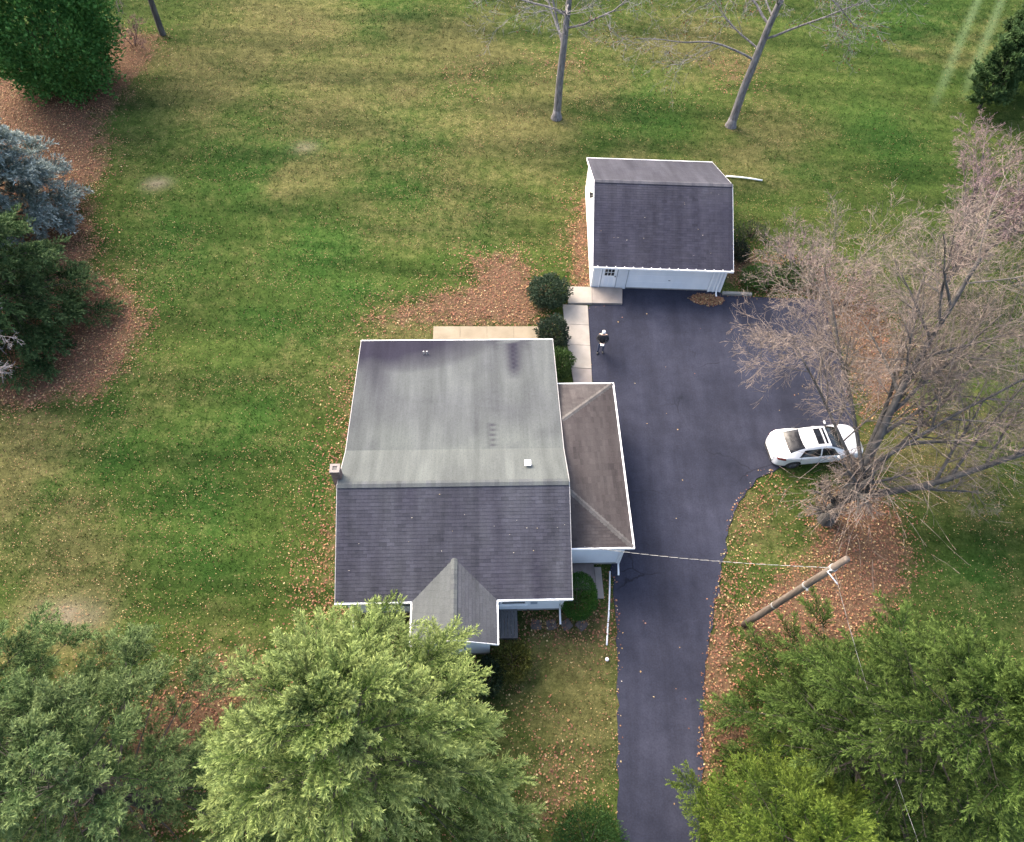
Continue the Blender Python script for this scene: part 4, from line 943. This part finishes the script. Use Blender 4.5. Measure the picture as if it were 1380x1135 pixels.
bare_tree('bare_shrub', (18.6, 29.4), [((rgx * .15, rgy * .15, -.1), (rgx, rgy, rgz), 2.4, .04) for rgx, rgy, rgz in ((.5, .1, .8), (-.6, .2, .7), (.1, .6, .8), (-.2, -.4, .9), (.7, -.2, .6), (-.8, -.1, .55), (.2, .1, 1))],
    65, 'bare reddish shrub at the driveway pad corner', maxlv=3, cfg=dict(seg=[.4, .35, .3, .25], n=[7, 6, 5], start=[.2, .15, .1], ratio=[.6, .55, .5], rmin=.008, bend=[.1, .14, .18, .2]), thick=(.20, .16, .15), thin=(.36, .25, .24), cat='shrub')
OAK = dict(thin=.62, n=[16, 9, 7, 5], start=[.30, .25, .2, .15], ratio=[.5, .52, .5, .5], ang=[68, 48, 46, 48], rmin=.008, trop=[.0, -.02, -.02, -.02, -.02], bend=[.025, .09, .13, .17, .2])
def flare(bt, r):
    pts = [(0, 0, -.2), (0, 0, .05), (0, 0, .25), (0, 0, .6)]
    MB().tube(pts, [r * 1.6, r * 1.4, r * 1.12, r * .97], 14).build('root_flare', OAKBARK, bt, smooth=True)
o1, tips1 = bare_tree('oak_tree', (2.01, 45.3), [((0, 0, -.1), (.0, .02, 1), 15.0, .27)], 66, 'straight bare oak on the lawn behind the garage gable', maxlv=4, cfg=OAK, thick=(.17, .165, .175), thin=(.30, .28, .28), bark=OAKBARK); flare(o1, .265)
o2, tips2 = bare_tree('oak_tree', (13.97, 45.3), [((0, 0, -.1), (.06, .02, 1), 15.0, .29)], 67, 'slightly leaning bare oak with a few brown leaves behind the garage', maxlv=4, cfg=OAK, thick=(.17, .165, .175), thin=(.30, .28, .28), bark=OAKBARK); flare(o2, .285)
bare_tree('young_tree', (-27.3, 52.9), [((0, 0, -.1), (-.05, .0, 1), 9.0, .24)], 68, 'bare trunk rising from the mulch beside the arborvitae', maxlv=3, cfg=dict(OAK, rmin=.014), thick=(.15, .14, .135))
bare_tree('bare_shrub', (-29.0, 51.4), [((x * .15, y * .15, -.1), (x, y, z), 1.8, .04) for x, y, z in ((.5, .1, .8), (-.6, .2, .7), (.1, .6, .8), (-.2, -.4, .9), (.5, -.4, .7))], 69,
    'small bare reddish shrub between the arborvitae and bare trunk', maxlv=3, cfg=dict(seg=[.4, .35, .3, .25], n=[6, 5, 4], start=[.2, .15, .1], ratio=[.6, .55, .5], rmin=.011), thick=(.18, .12, .11), thin=(.26, .16, .14), cat='shrub')
bare_tree('young_tree', (-27.0, 20.4), [((0, 0, -.1), (.15, .05, 1), 2.5, .12), ((.2, .1, 1.2), (.75, .25, .6), 4.2, .06), ((.2, .1, 1.6), (.7, -.3, .6), 4.2, .06), ((.3, .1, 2), (.3, .5, .8), 4, .06), ((.2, 0, 1), (.4, -.6, .6), 4, .06)],
    70, 'bare pale twigged young tree beside the deep green spruce', maxlv=3, cfg=dict(n=[6, 6, 5], ratio=[.5, .5, .5], rmin=.010, start=[.25, .2, .15]), thick=(.24, .22, .22), thin=(.36, .33, .33))
# brown leaves that still cling to the second oak
def clinging(root, tips, n, seed, zmax):
    rg = np.random.default_rng(seed); tp = tips[tips[:, 2] < zmax]
    if not len(tp): return
    P = tp[rg.integers(0, len(tp), n)] + rg.normal(size=(n, 3)) * .12
    C = np.array([.12, .055, .022]) * rg.uniform(.6, 1.5, (n, 1))
    V, Fq, C = blades(P, rg.normal(size=(n, 3)) - np.array([0, 0, .6]), rg.normal(size=(n, 3)), np.full(n, .13), np.full(n, .08), C, .1)
    mesh_np('clinging_leaves', V, Fq, LITTERM, root, col=C)['kind'] = 'stuff'
clinging(o2, tips2, 900, 5, 9.5); clinging(o1, tips1, 400, 6, 9)

# ------------------------------------------------------------------ car
def make_car():
    root = empty('car', (14.98, 19.52, .012), R(9.5)); tag(root, 'white four door sedan parked under the bare maple', 'car')
    PAINT, t, b = nodes('white_car_paint'); b.inputs['Roughness'].default_value = .28
    t.links.new(ramp(t, noise(t, 3, 4, .6, objc(t)), [(.3, (.66, .67, .68)), (.7, (.72, .73, .74))]), b.inputs['Base Color']); b.inputs['Coat Weight'].default_value = .6; b.inputs['Coat Roughness'].default_value = .05
    CG, t, b = nodes('car_glass'); b.inputs['Base Color'].default_value = (.010, .011, .014, 1); b.inputs['Roughness'].default_value = .05; b.inputs['Specular IOR Level'].default_value = .35
    RED, t, b = nodes('tail_lamp_red'); b.inputs['Base Color'].default_value = (.16, .012, .014, 1); b.inputs['Roughness'].default_value = .12
    CLEAR, t, b = nodes('head_lamp'); b.inputs['Base Color'].default_value = (.45, .46, .48, 1); b.inputs['Roughness'].default_value = .1
    RUB = pm('tyre_rubber', (.018, .018, .019), (.035, .035, .036), 9, .85); BLK = pm('black_plastic', (.015, .015, .016), (.03, .03, .03), 8, .5); RIM = pm('alloy_rim', (.10, .10, .105), (.16, .16, .165), 8, .45, metal=.5)
    def tb(xs, ys):
        xs, ys = np.array(xs), np.array(ys)
        def f(x):
            x = np.clip(x, xs[0], xs[-1]); m = np.gradient(ys, xs); i = np.clip(np.searchsorted(xs, x) - 1, 0, len(xs) - 2)
            h = xs[i + 1] - xs[i]; t_ = (x - xs[i]) / h
            return (2 * t_ ** 3 - 3 * t_ ** 2 + 1) * ys[i] + (t_ ** 3 - 2 * t_ ** 2 + t_) * h * m[i] + (-2 * t_ ** 3 + 3 * t_ ** 2) * ys[i + 1] + (t_ ** 3 - t_ ** 2) * h * m[i + 1]
        return f
    fw = tb([-2.31, -2.24, -2.05, -1.6, -1.0, 0, 1.0, 1.5, 1.9, 2.15, 2.31], [.50, .66, .80, .875, .9, .9, .9, .885, .84, .74, .52])
    fs_ = tb([-2.31, -2.22, -2.0, -1.4, 0, .8, 1.15, 1.6, 2.0, 2.2, 2.31], [.80, .93, .99, .98, .93, .90, .90, .86, .76, .66, .56])
    ft = tb([-2.31, -2.22, -2.05, -1.80, -1.45, -1.0, -.6, -.1, .25, .6, .9, 1.15, 1.6, 2.0, 2.2, 2.31], [.83, .99, 1.05, 1.08, 1.23, 1.385, 1.44, 1.46, 1.435, 1.31, 1.15, 1.01, .95, .83, .71, .58])
    fr = tb([-2.31, -2.05, -1.8, -1.45, -1.0, -.6, .25, .6, .9, 1.15, 1.6, 2.0, 2.31], [.45, .64, .66, .60, .56, .57, .57, .60, .64, .68, .66, .60, .36])
    def sec(x, v):
        """v: 0 roof centre .. 7 sill, on the left side (+y)"""
        w, s_, tp, wr_ = fw(x), fs_(x), ft(x), fr(x)
        e = np.minimum(.05, (tp - s_) * .35)
        Yc = np.stack([0 * w, wr_ * .6, wr_, w * .95, w, w, w * .975, w * .90], -1)
        Zc = np.stack([tp, tp - e * .25, tp - e, s_ + 0 * tp, s_ - .10, .50 + 0 * tp, .30 + 0 * tp, .20 + 0 * tp], -1)
        i = np.clip(np.floor(v).astype(int), 0, 6); f = v - i
        def cr(Cc):
            g = lambda k: np.take_along_axis(Cc, np.clip(i + k, 0, 7)[..., None], -1)[..., 0]
            p0, p1, p2, p3 = g(-1), g(0), g(1), g(2)
            m1, m2 = (p2 - p0) * .32, (p3 - p1) * .32
            return (2 * f ** 3 - 3 * f ** 2 + 1) * p1 + (f ** 3 - 2 * f ** 2 + f) * m1 + (-2 * f ** 3 + 3 * f ** 2) * p2 + (f ** 3 - f ** 2) * m2
        return cr(Yc), cr(Zc)
    def patch(name, x0, x1, v0, v1, mat, off=.0, parent=root, sides=(1, -1), nx=14, nv=8, xf=None, both=False):
        objs = []
        groups = [(s,) for s in sides] if not both else [sides]
        for gset in groups:
            VV, FF = [], []
            for s in gset:
                uu, vv = np.meshgrid(np.linspace(0, 1, nx), np.linspace(v0, v1, nv), indexing='ij')
                xx = (x0 + (x1 - x0) * uu) if xf is None else xf(uu, (vv - v0) / (v1 - v0))
                def pt(xx, vv):
                    y, z = sec(xx.ravel(), vv.ravel()); return np.stack([xx.ravel(), y, z], -1)
                P = pt(xx, vv); du = pt(xx + .01, vv) - P; dv = pt(xx, np.minimum(vv + .02, 6.99)) - P
                n_ = unit(np.cross(dv, du)); P = P + n_ * off * np.sign((n_ * np.array([0, .6, .8])).sum(1, keepdims=True) + .3)
                P[:, 1] *= s; b0 = sum(len(q) for q in VV); VV.append(P)
                ii = np.arange(nx * nv).reshape(nx, nv)
                Fq = np.stack([ii[:-1, :-1], ii[:-1, 1:], ii[1:, 1:], ii[1:, :-1]], -1).reshape(-1, 4)
                FF.append((Fq if s < 0 else Fq[:, ::-1]) + b0)
            objs.append(mesh_np(name, np.concatenate(VV), np.concatenate(FF), mat, parent, True))
        return objs
    # body shell with wheel arches cut out
    xs = np.concatenate([np.linspace(-2.31, 2.31, 130)]); vs_ = np.linspace(0, 7, 57); VV, FF = [], []
    for s in (1, -1):
        xx, vv = np.meshgrid(xs, vs_, indexing='ij'); y, z = sec(xx.ravel(), vv.ravel()); P = np.stack([xx.ravel(), y * s, z], -1)
        for wx in (-1.36, 1.36):
            d = np.hypot(P[:, 0] - wx, P[:, 2] - .33); near = (d < .385) & (d > .33) & (np.abs(P[:, 1]) > .5)
            P[near, 0] = wx + (P[near, 0] - wx) / d[near] * .385; P[near, 2] = .33 + (P[near, 2] - .33) / d[near] * .385
        ii = np.arange(P.shape[0]).reshape(len(xs), len(vs_)); Fq = np.stack([ii[:-1, :-1], ii[:-1, 1:], ii[1:, 1:], ii[1:, :-1]], -1).reshape(-1, 4)
        cc = P[Fq].mean(1); cut = np.zeros(len(cc), bool)
        for wx in (-1.36, 1.36): cut |= (np.hypot(cc[:, 0] - wx, cc[:, 2] - .33) < .383) & (np.abs(cc[:, 1]) > .5)
        Fq = Fq[~cut]; b0 = sum(len(q) for q in VV); VV.append(P); FF.append((Fq if s < 0 else Fq[:, ::-1]) + b0)
    body = mesh_np('body', np.concatenate(VV), np.concatenate(FF), PAINT, root, True)
    for xe, s in ((-2.31, -1), (2.31, 1)):     # bumper ends close the shell
        y, z = sec(np.full(15, xe), np.linspace(0, 7, 15)); pr = [(xe + s * .015, a, c_) for a, c_ in zip(y, z)] + [(xe + s * .015, -a, c_) for a, c_ in zip(y[::-1], z[::-1])]
        MB().add(pr, [tuple(range(len(pr)))]).build('bumper_end', PAINT, root)
    MB().box(-2.2, 2.2, -.62, .62, .18, .5).build('underbody', BLK, root)
    patch('windshield', 0, 0, 0, 2.02, CG, .008, both=True, xf=lambda u, v: .34 + .03 * v + (.80 - .16 * v ** 2) * u)
    patch('rear_window', 0, 0, 0, 1.95, CG, .008, both=True, xf=lambda u, v: -1.68 + .05 * v ** 2 + (.66 + .02 * v) * u)
    patch('front_door_window', 0, 0, 2.25, 2.92, CG, .008, xf=lambda u, v: -.10 + (.62 + .34 * v) * u)
    patch('rear_door_window', 0, 0, 2.25, 2.92, CG, .008, xf=lambda u, v: -.17 - (.80 + .28 * v) * u)
    patch('sunroof', -.30, .02, 0, 1.45, CG, .008, both=True); patch('roof_glass', .12, .24, 0, 1.45, CG, .008, both=True)
    patch('seam', .02, .035, 0, 1.5, BLK, .010, both=True, nx=3)
    patch('head_light', 0, 0, 3.0, 4.0, CLEAR, .010, xf=lambda u, v: 1.78 + .1 * v + (.40 - .1 * v) * u)
    patch('tail_light', 0, 0, 3.25, 4.2, RED, .010, xf=lambda u, v: -2.25 + (.34 + .05 * v) * u)
    for x in (.97, -.12, -1.12): patch('door_seam', x - .006, x + .006, 2.95, 6.6, BLK, .006, nx=2, nv=20)
    patch('trunk_seam', -1.76, -1.745, 0, 2.6, BLK, .006, both=True, nx=2, nv=14); patch('hood_seam', 1.19, 1.205, 0, 2.9, BLK, .006, both=True, nx=2, nv=14)
    for x in (.02, -1.02): patch('door_handle', x, x + .18, 3.75, 3.95, PAINT, .03, nx=4, nv=3)
    MB().box(2.24, 2.335, -.45, .45, .36, .54).build('grille', BLK, root, .02); MB().box(-2.335, -2.32, -.26, .26, .55, .67).build('number_plate', TRIM, root)
    MB().box(-2.334, -2.29, -.5, .5, .22, .36).build('bumper_insert', BLK, root)
    for s in (1, -1):
        m = MB(); m.lathe([(0, -.12), (.07, -.11), (.10, -.03), (.095, .05), (.05, .08), (0, .085)], 12, 'Y', (0, 0, 0)); o = m.build('mirror', PAINT, root, smooth=True); o.location = (.68, s * 1.0, 1.0); o.scale = (.55, .95, .6)
        a = MB().tube([(.70, s * .84, .95), (.68, s * .95, .98)], .03, 6).build('mirror_stalk', BLK, root)
        for wx in (-1.36, 1.36):
            w = empty('wheel', (wx, s * .80, .325)); w.parent = root
            MB().lathe([(.20, -.1), (.30, -.105), (.322, -.07), (.325, 0), (.322, .07), (.30, .105), (.20, .1)], 28, 'Y').build('tyre', RUB, w, smooth=True)
            rm = MB().lathe([(.215, .075 * s), (.20, .06 * s), (.19, .03 * s), (0, .03 * s)], 24, 'Y')
            for k in range(5):
                a_ = k * 2 * math.pi / 5; rm.tube([(0, .065 * s, 0), (.2 * math.cos(a_), .07 * s, .2 * math.sin(a_))], .025, 5)
            rm.build('rim', RIM, w)
    MB().box(.9, .96, -.02, .02, .95, .96).build('dashboard_trim', BLK, root)
    root.scale = (1, 1, .95)
    return root
make_car()

# ------------------------------------------------------------------ person
def make_person():
    root = empty('person', (4.55, 25.05, .012), R(-4)); tag(root, 'white haired person in black jacket and jeans standing on the driveway', 'person')
    J = {}; rad = {}; E = []
    def j(n_, p_, r_, par=None):
        J[n_] = Vector(p_); rad[n_] = r_
        if par: E.append((par, n_))
    j('pelvis', (0, .02, .95), (.165, .12)); j('waist', (0, .03, 1.08), (.19, .15), 'pelvis'); j('chest', (0, .03, 1.28), (.22, .165), 'waist'); j('collar', (0, .02, 1.43), (.12, .09), 'chest')
    j('neck', (0, .005, 1.50), (.058, .058), 'collar'); j('jaw', (0, -.015, 1.57), (.07, .08), 'neck'); j('head', (0, -.01, 1.655), (.082, .098), 'jaw'); j('crown', (0, .0, 1.735), (.06, .07), 'head')
    for s, q in ((1, 'l'), (-1, 'r')):
        j('sh' + q, (s * .19, .03, 1.395), .10, 'collar'); j('el' + q, (s * .29, .0, 1.14), .078, 'sh' + q); j('fo' + q, (s * .2, -.14, 1.09), .062, 'el' + q); j('wr' + q, (s * .10, -.28, 1.10), .036, 'fo' + q)
        j('pa' + q, (s * .065, -.345, 1.11), (.028, .04), 'wr' + q)
        for k, (dx, l) in enumerate(((-.03, .055), (-.01, .065), (.012, .06), (.032, .045))):
            j('f%d%s' % (k, q), (s * (.045 - k * .002), -.375 + k * .0, 1.13 - k * .021), .0095, 'pa' + q); j('g%d%s' % (k, q), (s * (.015), -.385, 1.13 - k * .021), .0085, 'f%d%s' % (k, q))
        j('th' + q, (s * .055, -.33, 1.15), .011, 'pa' + q); j('tt' + q, (s * .03, -.35, 1.165), .009, 'th' + q)
        st_ = .04 if s > 0 else -.05
        j('hip' + q, (s * .10, .02, .90), .10, 'pelvis'); j('kn' + q, (s * .12, st_ * .6 - .01, .50), .066, 'hip' + q); j('ca' + q, (s * .125, st_ + .02, .32), .058, 'kn' + q); j('an' + q, (s * .13, st_ + .03, .10), .045, 'ca' + q)
        j('he' + q, (s * .13, st_ + .02, .05), .045, 'an' + q); j('to' + q, (s * .15, st_ - .15, .038), .036, 'he' + q)
    names = list(J); me = bpy.data.meshes.new('body'); me.from_pydata([J[n_] for n_ in names], [(names.index(a), names.index(b_)) for a, b_ in E], [])
    o = link('body', me); sk = o.modifiers.new('skin', 'SKIN'); sb = o.modifiers.new('sub', 'SUBSURF'); sb.levels = 1; sb.render_levels = 1
    for i, n_ in enumerate(names):
        r_ = rad[n_]; me.skin_vertices[0].data[i].radius = r_ if isinstance(r_, tuple) else (r_, r_)
        me.skin_vertices[0].data[i].use_root = (n_ == 'pelvis')
    bpy.context.view_layer.update()
    ev = o.evaluated_get(bpy.context.evaluated_depsgraph_get()); m2 = bpy.data.meshes.new_from_object(ev); m2.name = 'body'
    bpy.data.objects.remove(o)
    b2 = link('body', m2, None, root); m2.materials.clear()
    mats = [pm('skin', (.42, .26, .19), (.48, .31, .23), 8, .6), pm('black_jacket', (.010, .010, .013), (.022, .022, .026), 9, .8, .3, 40), pm('blue_jeans', (.03, .04, .075), (.055, .07, .12), 12, .85, .3, 60), pm('dark_shoes', (.012, .011, .011), (.025, .023, .022), 8, .6)]
    for m in mats: m2.materials.append(m)
    for pgn in m2.polygons:
        c = pgn.center; pgn.use_smooth = True
        if c.z > 1.475 or (c.y < -.29 and c.z > .9): pgn.material_index = 0
        elif c.z > .92: pgn.material_index = 1
        elif c.z > .105: pgn.material_index = 2
        else: pgn.material_index = 3
    HAIR = pm('white_hair', (.62, .60, .58), (.78, .77, .75), 14, .8, .5, 60)
    h = MB().lathe([(.094, -.055), (.104, .0), (.098, .05), (.075, .09), (.04, .112), (0, .118)], 16, 'Z', (0, .022, 1.655)).build('hair', HAIR, root, smooth=True); h.scale = (.95, 1.08, 1)
    DK = pm('eye_dark', (.02, .015, .01), (.03, .02, .015), 5, .3)
    for s in (1, -1):
        MB().lathe([(0, -.012), (.011, -.008), (.013, 0), (.011, .008), (0, .012)], 8, 'Z', (s * .032, -.098, 1.652)).build('eye', DK, root, smooth=True)
        MB().lathe([(0, -.03), (.012, -.02), (.014, .005), (.010, .025), (0, .03)], 8, 'Z', (s * .086, .0, 1.64)).build('ear', mats[0], root, smooth=True)
    MB().add([(0, -.102, 1.655), (-.016, -.098, 1.61), (.016, -.098, 1.61), (0, -.128, 1.615)], [(0, 1, 3), (0, 3, 2), (1, 2, 3)]).build('nose', mats[0], root)
    MB().box(-.024, .024, -.098, -.086, 1.576, 1.584).build('mouth', pm('lips', (.32, .14, .12), (.36, .16, .14), 5, .5), root)
    MB().tube([(0, .03, 1.445), (0, .02, 1.50)], [.085, .07], 12).build('jacket_collar', mats[1], root)
    rc = empty('remote_controller', rot2((4.55, 25.05), R(-4), 0, -.40) + (1.145,), R(-4)); tag(rc, 'white remote controller held by the person in black', 'remote controller')
    MB().box(-.095, .095, -.06, .06, -.02, .02, Matrix.Rotation(R(15), 4, 'X')).build('case', TRIM, rc, .012)
    MB().box(-.085, .085, -.055, .02, .022, .032, Matrix.Rotation(R(15), 4, 'X')).build('screen', pm('pale_screen', (.6, .62, .64), (.7, .71, .72), 5, .3), rc)
    for s in (1, -1): MB().tube([(s * .06, .04, .02), (s * .06, .045, .045)], [.012, .016], 8).build('stick', DARKMETAL, rc)
make_person()

# ------------------------------------------------------------------ grass and leaves
def blocked(x, y, m=.0):
    k = inpoly(x, y, HOUSE_FOOT) | inpoly(x, y, GAR_FOOT)
    for w in WALKS: k |= inpoly(x, y, w)
    return k
def in_view(rg, n, ymin=-1.0, ymax=66.):
    y = ymin + (ymax - ymin) * rg.random(n * 3) ** 1.15
    x = rg.uniform(-1, 1, n * 3) * 46; half = 20.5 + .385 * np.maximum(y, 0)
    k = np.abs(x - .3) < half; return x[k][:n], y[k][:n]
rg = np.random.default_rng(77)
x, y = in_view(rg, 140000)
k = ~blocked(x, y) & (polydist(x, y, DRIVE) < -.02); x, y = x[k], y[k]
f = fields(x, y); k = rg.random(len(x)) > np.clip(f['litter'] * 1.3, 0, .93); x, y = x[k], y[k]; f = {a: b_[k] for a, b_ in f.items()}
n = len(x); z = height(x, y); P = np.stack([x, y, z - .01], 1)
Vs, Fs, Cs, fls = [], [], [], []
for j in range(2):
    az = rg.uniform(0, 6.28, n); h = rg.uniform(.045, .10, n) * (1 + f['lush'] * .4); ln = rg.uniform(.02, .09, n); w = rg.uniform(.022, .05, n)
    s = np.stack([np.cos(az), np.sin(az), 0 * az], 1); d = np.stack([-np.sin(az), np.cos(az), 0 * az], 1)
    b0 = P + rg.normal(size=(n, 3)) * np.array([.03, .03, 0])
    V = np.stack([b0 - s * w[:, None] * .5, b0 + s * w[:, None] * .5, b0 + d * ln[:, None] + np.array([0, 0, 1]) * h[:, None]], 1).reshape(-1, 3)
    Vs.append(V); Fs.append(np.arange(3 * n).reshape(n, 3) + 3 * n * j); g = (.55 + 1.5 * rg.random((n, 1)) ** 1.5) * np.array([1.02, 1, .92]); Cs.append(np.repeat(g, 3, 0))
fl3 = {a: np.concatenate([np.repeat(b_, 3)] * 2) for a, b_ in f.items()}
gr_o = mesh_np('grass', np.concatenate(Vs), np.concatenate(Fs), BLADE, None, col=np.concatenate(Cs), fl=fl3)
tag(gr_o, 'short lawn grass blades with straw patches', 'grass', kind='stuff')

def leaf_mesh(name, x, y, z, rg, label, size=(.05, .105), pal=None, wts=None, flat=.35, cat='leaves'):
    n = len(x); P = np.stack([x, y, z], 1); az = rg.uniform(0, 6.28, n)
    D = np.stack([np.cos(az), np.sin(az), rg.normal(size=n) * flat], 1); Nn = rg.normal(size=(n, 3)) * flat; Nn[:, 2] += 1
    pal = np.array(pal); C = pal[rg.choice(len(pal), n, p=wts)] * rg.uniform(.65, 1.25, (n, 1)); l = rg.uniform(size[0], size[1], n)
    V, Fq, C = blades(P, D, Nn, l, l * rg.uniform(.55, .85, n), C, .08)
    o = mesh_np(name, V, Fq, LITTERM, None, col=C); tag(o, label, cat, kind='stuff'); return o
PAL = [(.35, .245, .11), (.26, .142, .070), (.225, .096, .058), (.135, .064, .041), (.39, .31, .17), (.275, .142, .090)]
# lawn leaves in drifts
x, y = in_view(rg, 200000); k = ~blocked(x, y) & (polydist(x, y, DRIVE) < .05); x, y = x[k], y[k]
f = fields(x, y); dens = .07 + .18 * np.clip((-x - 6) / 14, 0, 1) * np.clip((24 - y) / 10, 0, 1) + .75 * np.clip((fbm(x * .35, y * .55, 201, 4) - .42) * 4, 0, 1) * np.clip(fbm(x * 1.5, y * 2.5, 221, 3) * 2 - .4, 0, 1)
dens *= np.where(x > 24, .6, 1) * np.where((x > 20) & (y > 45), .3, 1); dens *= np.clip(1.25 - (y - 30) / 60, .4, 1.2)
k = rg.random(len(x)) < dens * 1.7; x, y = x[k], y[k]
leaf_mesh('fallen_leaves', x, y, height(x, y) + .07, rg, 'scattered yellow and tan fallen leaves on the lawn', pal=PAL, wts=[.24, .24, .14, .10, .12, .16], size=(.03, .068))
# thick beds
xs_, ys_ = [], []
for name_, poly in LITTER.items():
    p_ = np.array(poly); lo, hi = p_.min(0) - 1.6, p_.max(0) + 1.6; A = np.prod(hi - lo); amt = LIT_AMT.get(name_, 1.)
    n = int(A * (150 if lo[1] < 35 else 80) * amt); x = rg.uniform(lo[0], hi[0], n); y = rg.uniform(lo[1], hi[1], n)
    sd = polydist(x, y, poly) + (fbm(x * .7, y * .7, 3) - .5) * 1.3 + (fbm(x * 2.2, y * 2.2, 9) - .5) * .7 + rg.normal(size=n) * .25 - .9 * rg.exponential(.55, n) * (rg.random(n) < .0) + rg.exponential(.55, n)
    k = (sd > 0) & ~blocked(x, y) & (polydist(x, y, DRIVE) < .15); xs_.append(x[k]); ys_.append(y[k])
x, y = np.concatenate(xs_), np.concatenate(ys_); k = rg.random(len(x)) < min(1, 66000 / len(x)); x, y = x[k], y[k]
leaf_mesh('leaf_litter', x, y, height(x, y) + rg.uniform(.01, .09, len(x)), rg, 'thick reddish brown leaf litter under the trees and shrubs', size=(.06, .13), pal=PAL, wts=[.07, .22, .30, .24, .05, .12])
# pile of leaves washed against the garage corner, and stray leaves on the asphalt
c0 = (10.75, 29.25); n = 1500; a = rg.uniform(0, 6.28, n); r_ = np.sqrt(rg.random(n))
x = c0[0] + np.cos(a) * r_ * .95 + rg.normal(size=n) * .05; y = c0[1] + np.sin(a) * r_ * .42 + rg.normal(size=n) * .05 + .1 * (x - c0[0]) * 0
leaf_mesh('leaf_pile', x, y, .02 + (1 - r_) * .14 * rg.random(n), rg, 'brown leaf pile on the asphalt at the garage corner', size=(.06, .12), pal=PAL, wts=[.12, .3, .22, .16, .1, .1])
x = rg.uniform(4, 17.6, 900); y = rg.uniform(-3, 29.5, 900); k = (polydist(x, y, DRIVE) > .1) & (rg.random(900) < .10); x, y = x[k], y[k]
ed = densify(DRIVE, .08); ed = np.array(ed); k = rg.random(len(ed)) < .28; e2 = ed[k]; e2 = e2[(e2[:, 0] > 7) | (e2[:, 1] < 11)]
x = np.concatenate([x, e2[:, 0] + rg.normal(size=len(e2)) * .12]); y = np.concatenate([y, e2[:, 1] + rg.normal(size=len(e2)) * .12])
leaf_mesh('stray_leaves', x, y, np.full(len(x), .035), rg, 'stray pale leaves scattered over the dark asphalt', size=(.05, .10), pal=PAL + [(.6, .56, .45)], wts=[.25, .2, .1, .1, .15, .15, .05], flat=.15)
def roof_leaves(o, a_, pts, label):
    xy = np.array([rot2(o, a_, p_[0], p_[1]) for p_ in pts]); z_ = np.array([p_[2] for p_ in pts])
    leaf_mesh('roof_leaves', xy[:, 0], xy[:, 1], z_, rg, label, size=(.035, .07), pal=[(.4, .37, .31), (.3, .24, .15)], wts=[.7, .3], flat=.1)
pts = []
for k in range(24):
    x_, y_ = rg.uniform(-4.6, 4.6), rg.uniform(.1, 4.1) if k < 30 else rg.uniform(6.6, 13)
    z_ = (ZE + y_ * .456) if y_ < 4.2 else ZK - (y_ - YK) * .1406
    if abs(x_) < 1.75 and y_ < 1.7: continue
    pts.append((x_, y_, z_ + .03))
roof_leaves(HOUSE_O, HOUSE_A, pts, 'few pale leaves lying on the house roof')
pts = [(rg.uniform(-3.7, 3.7), yy, GZE + yy * .476 + .03) for yy in rg.uniform(.1, 4.2, 14)]
roof_leaves(GAR_O, GAR_A, pts, 'few pale leaves lying on the garage roof')
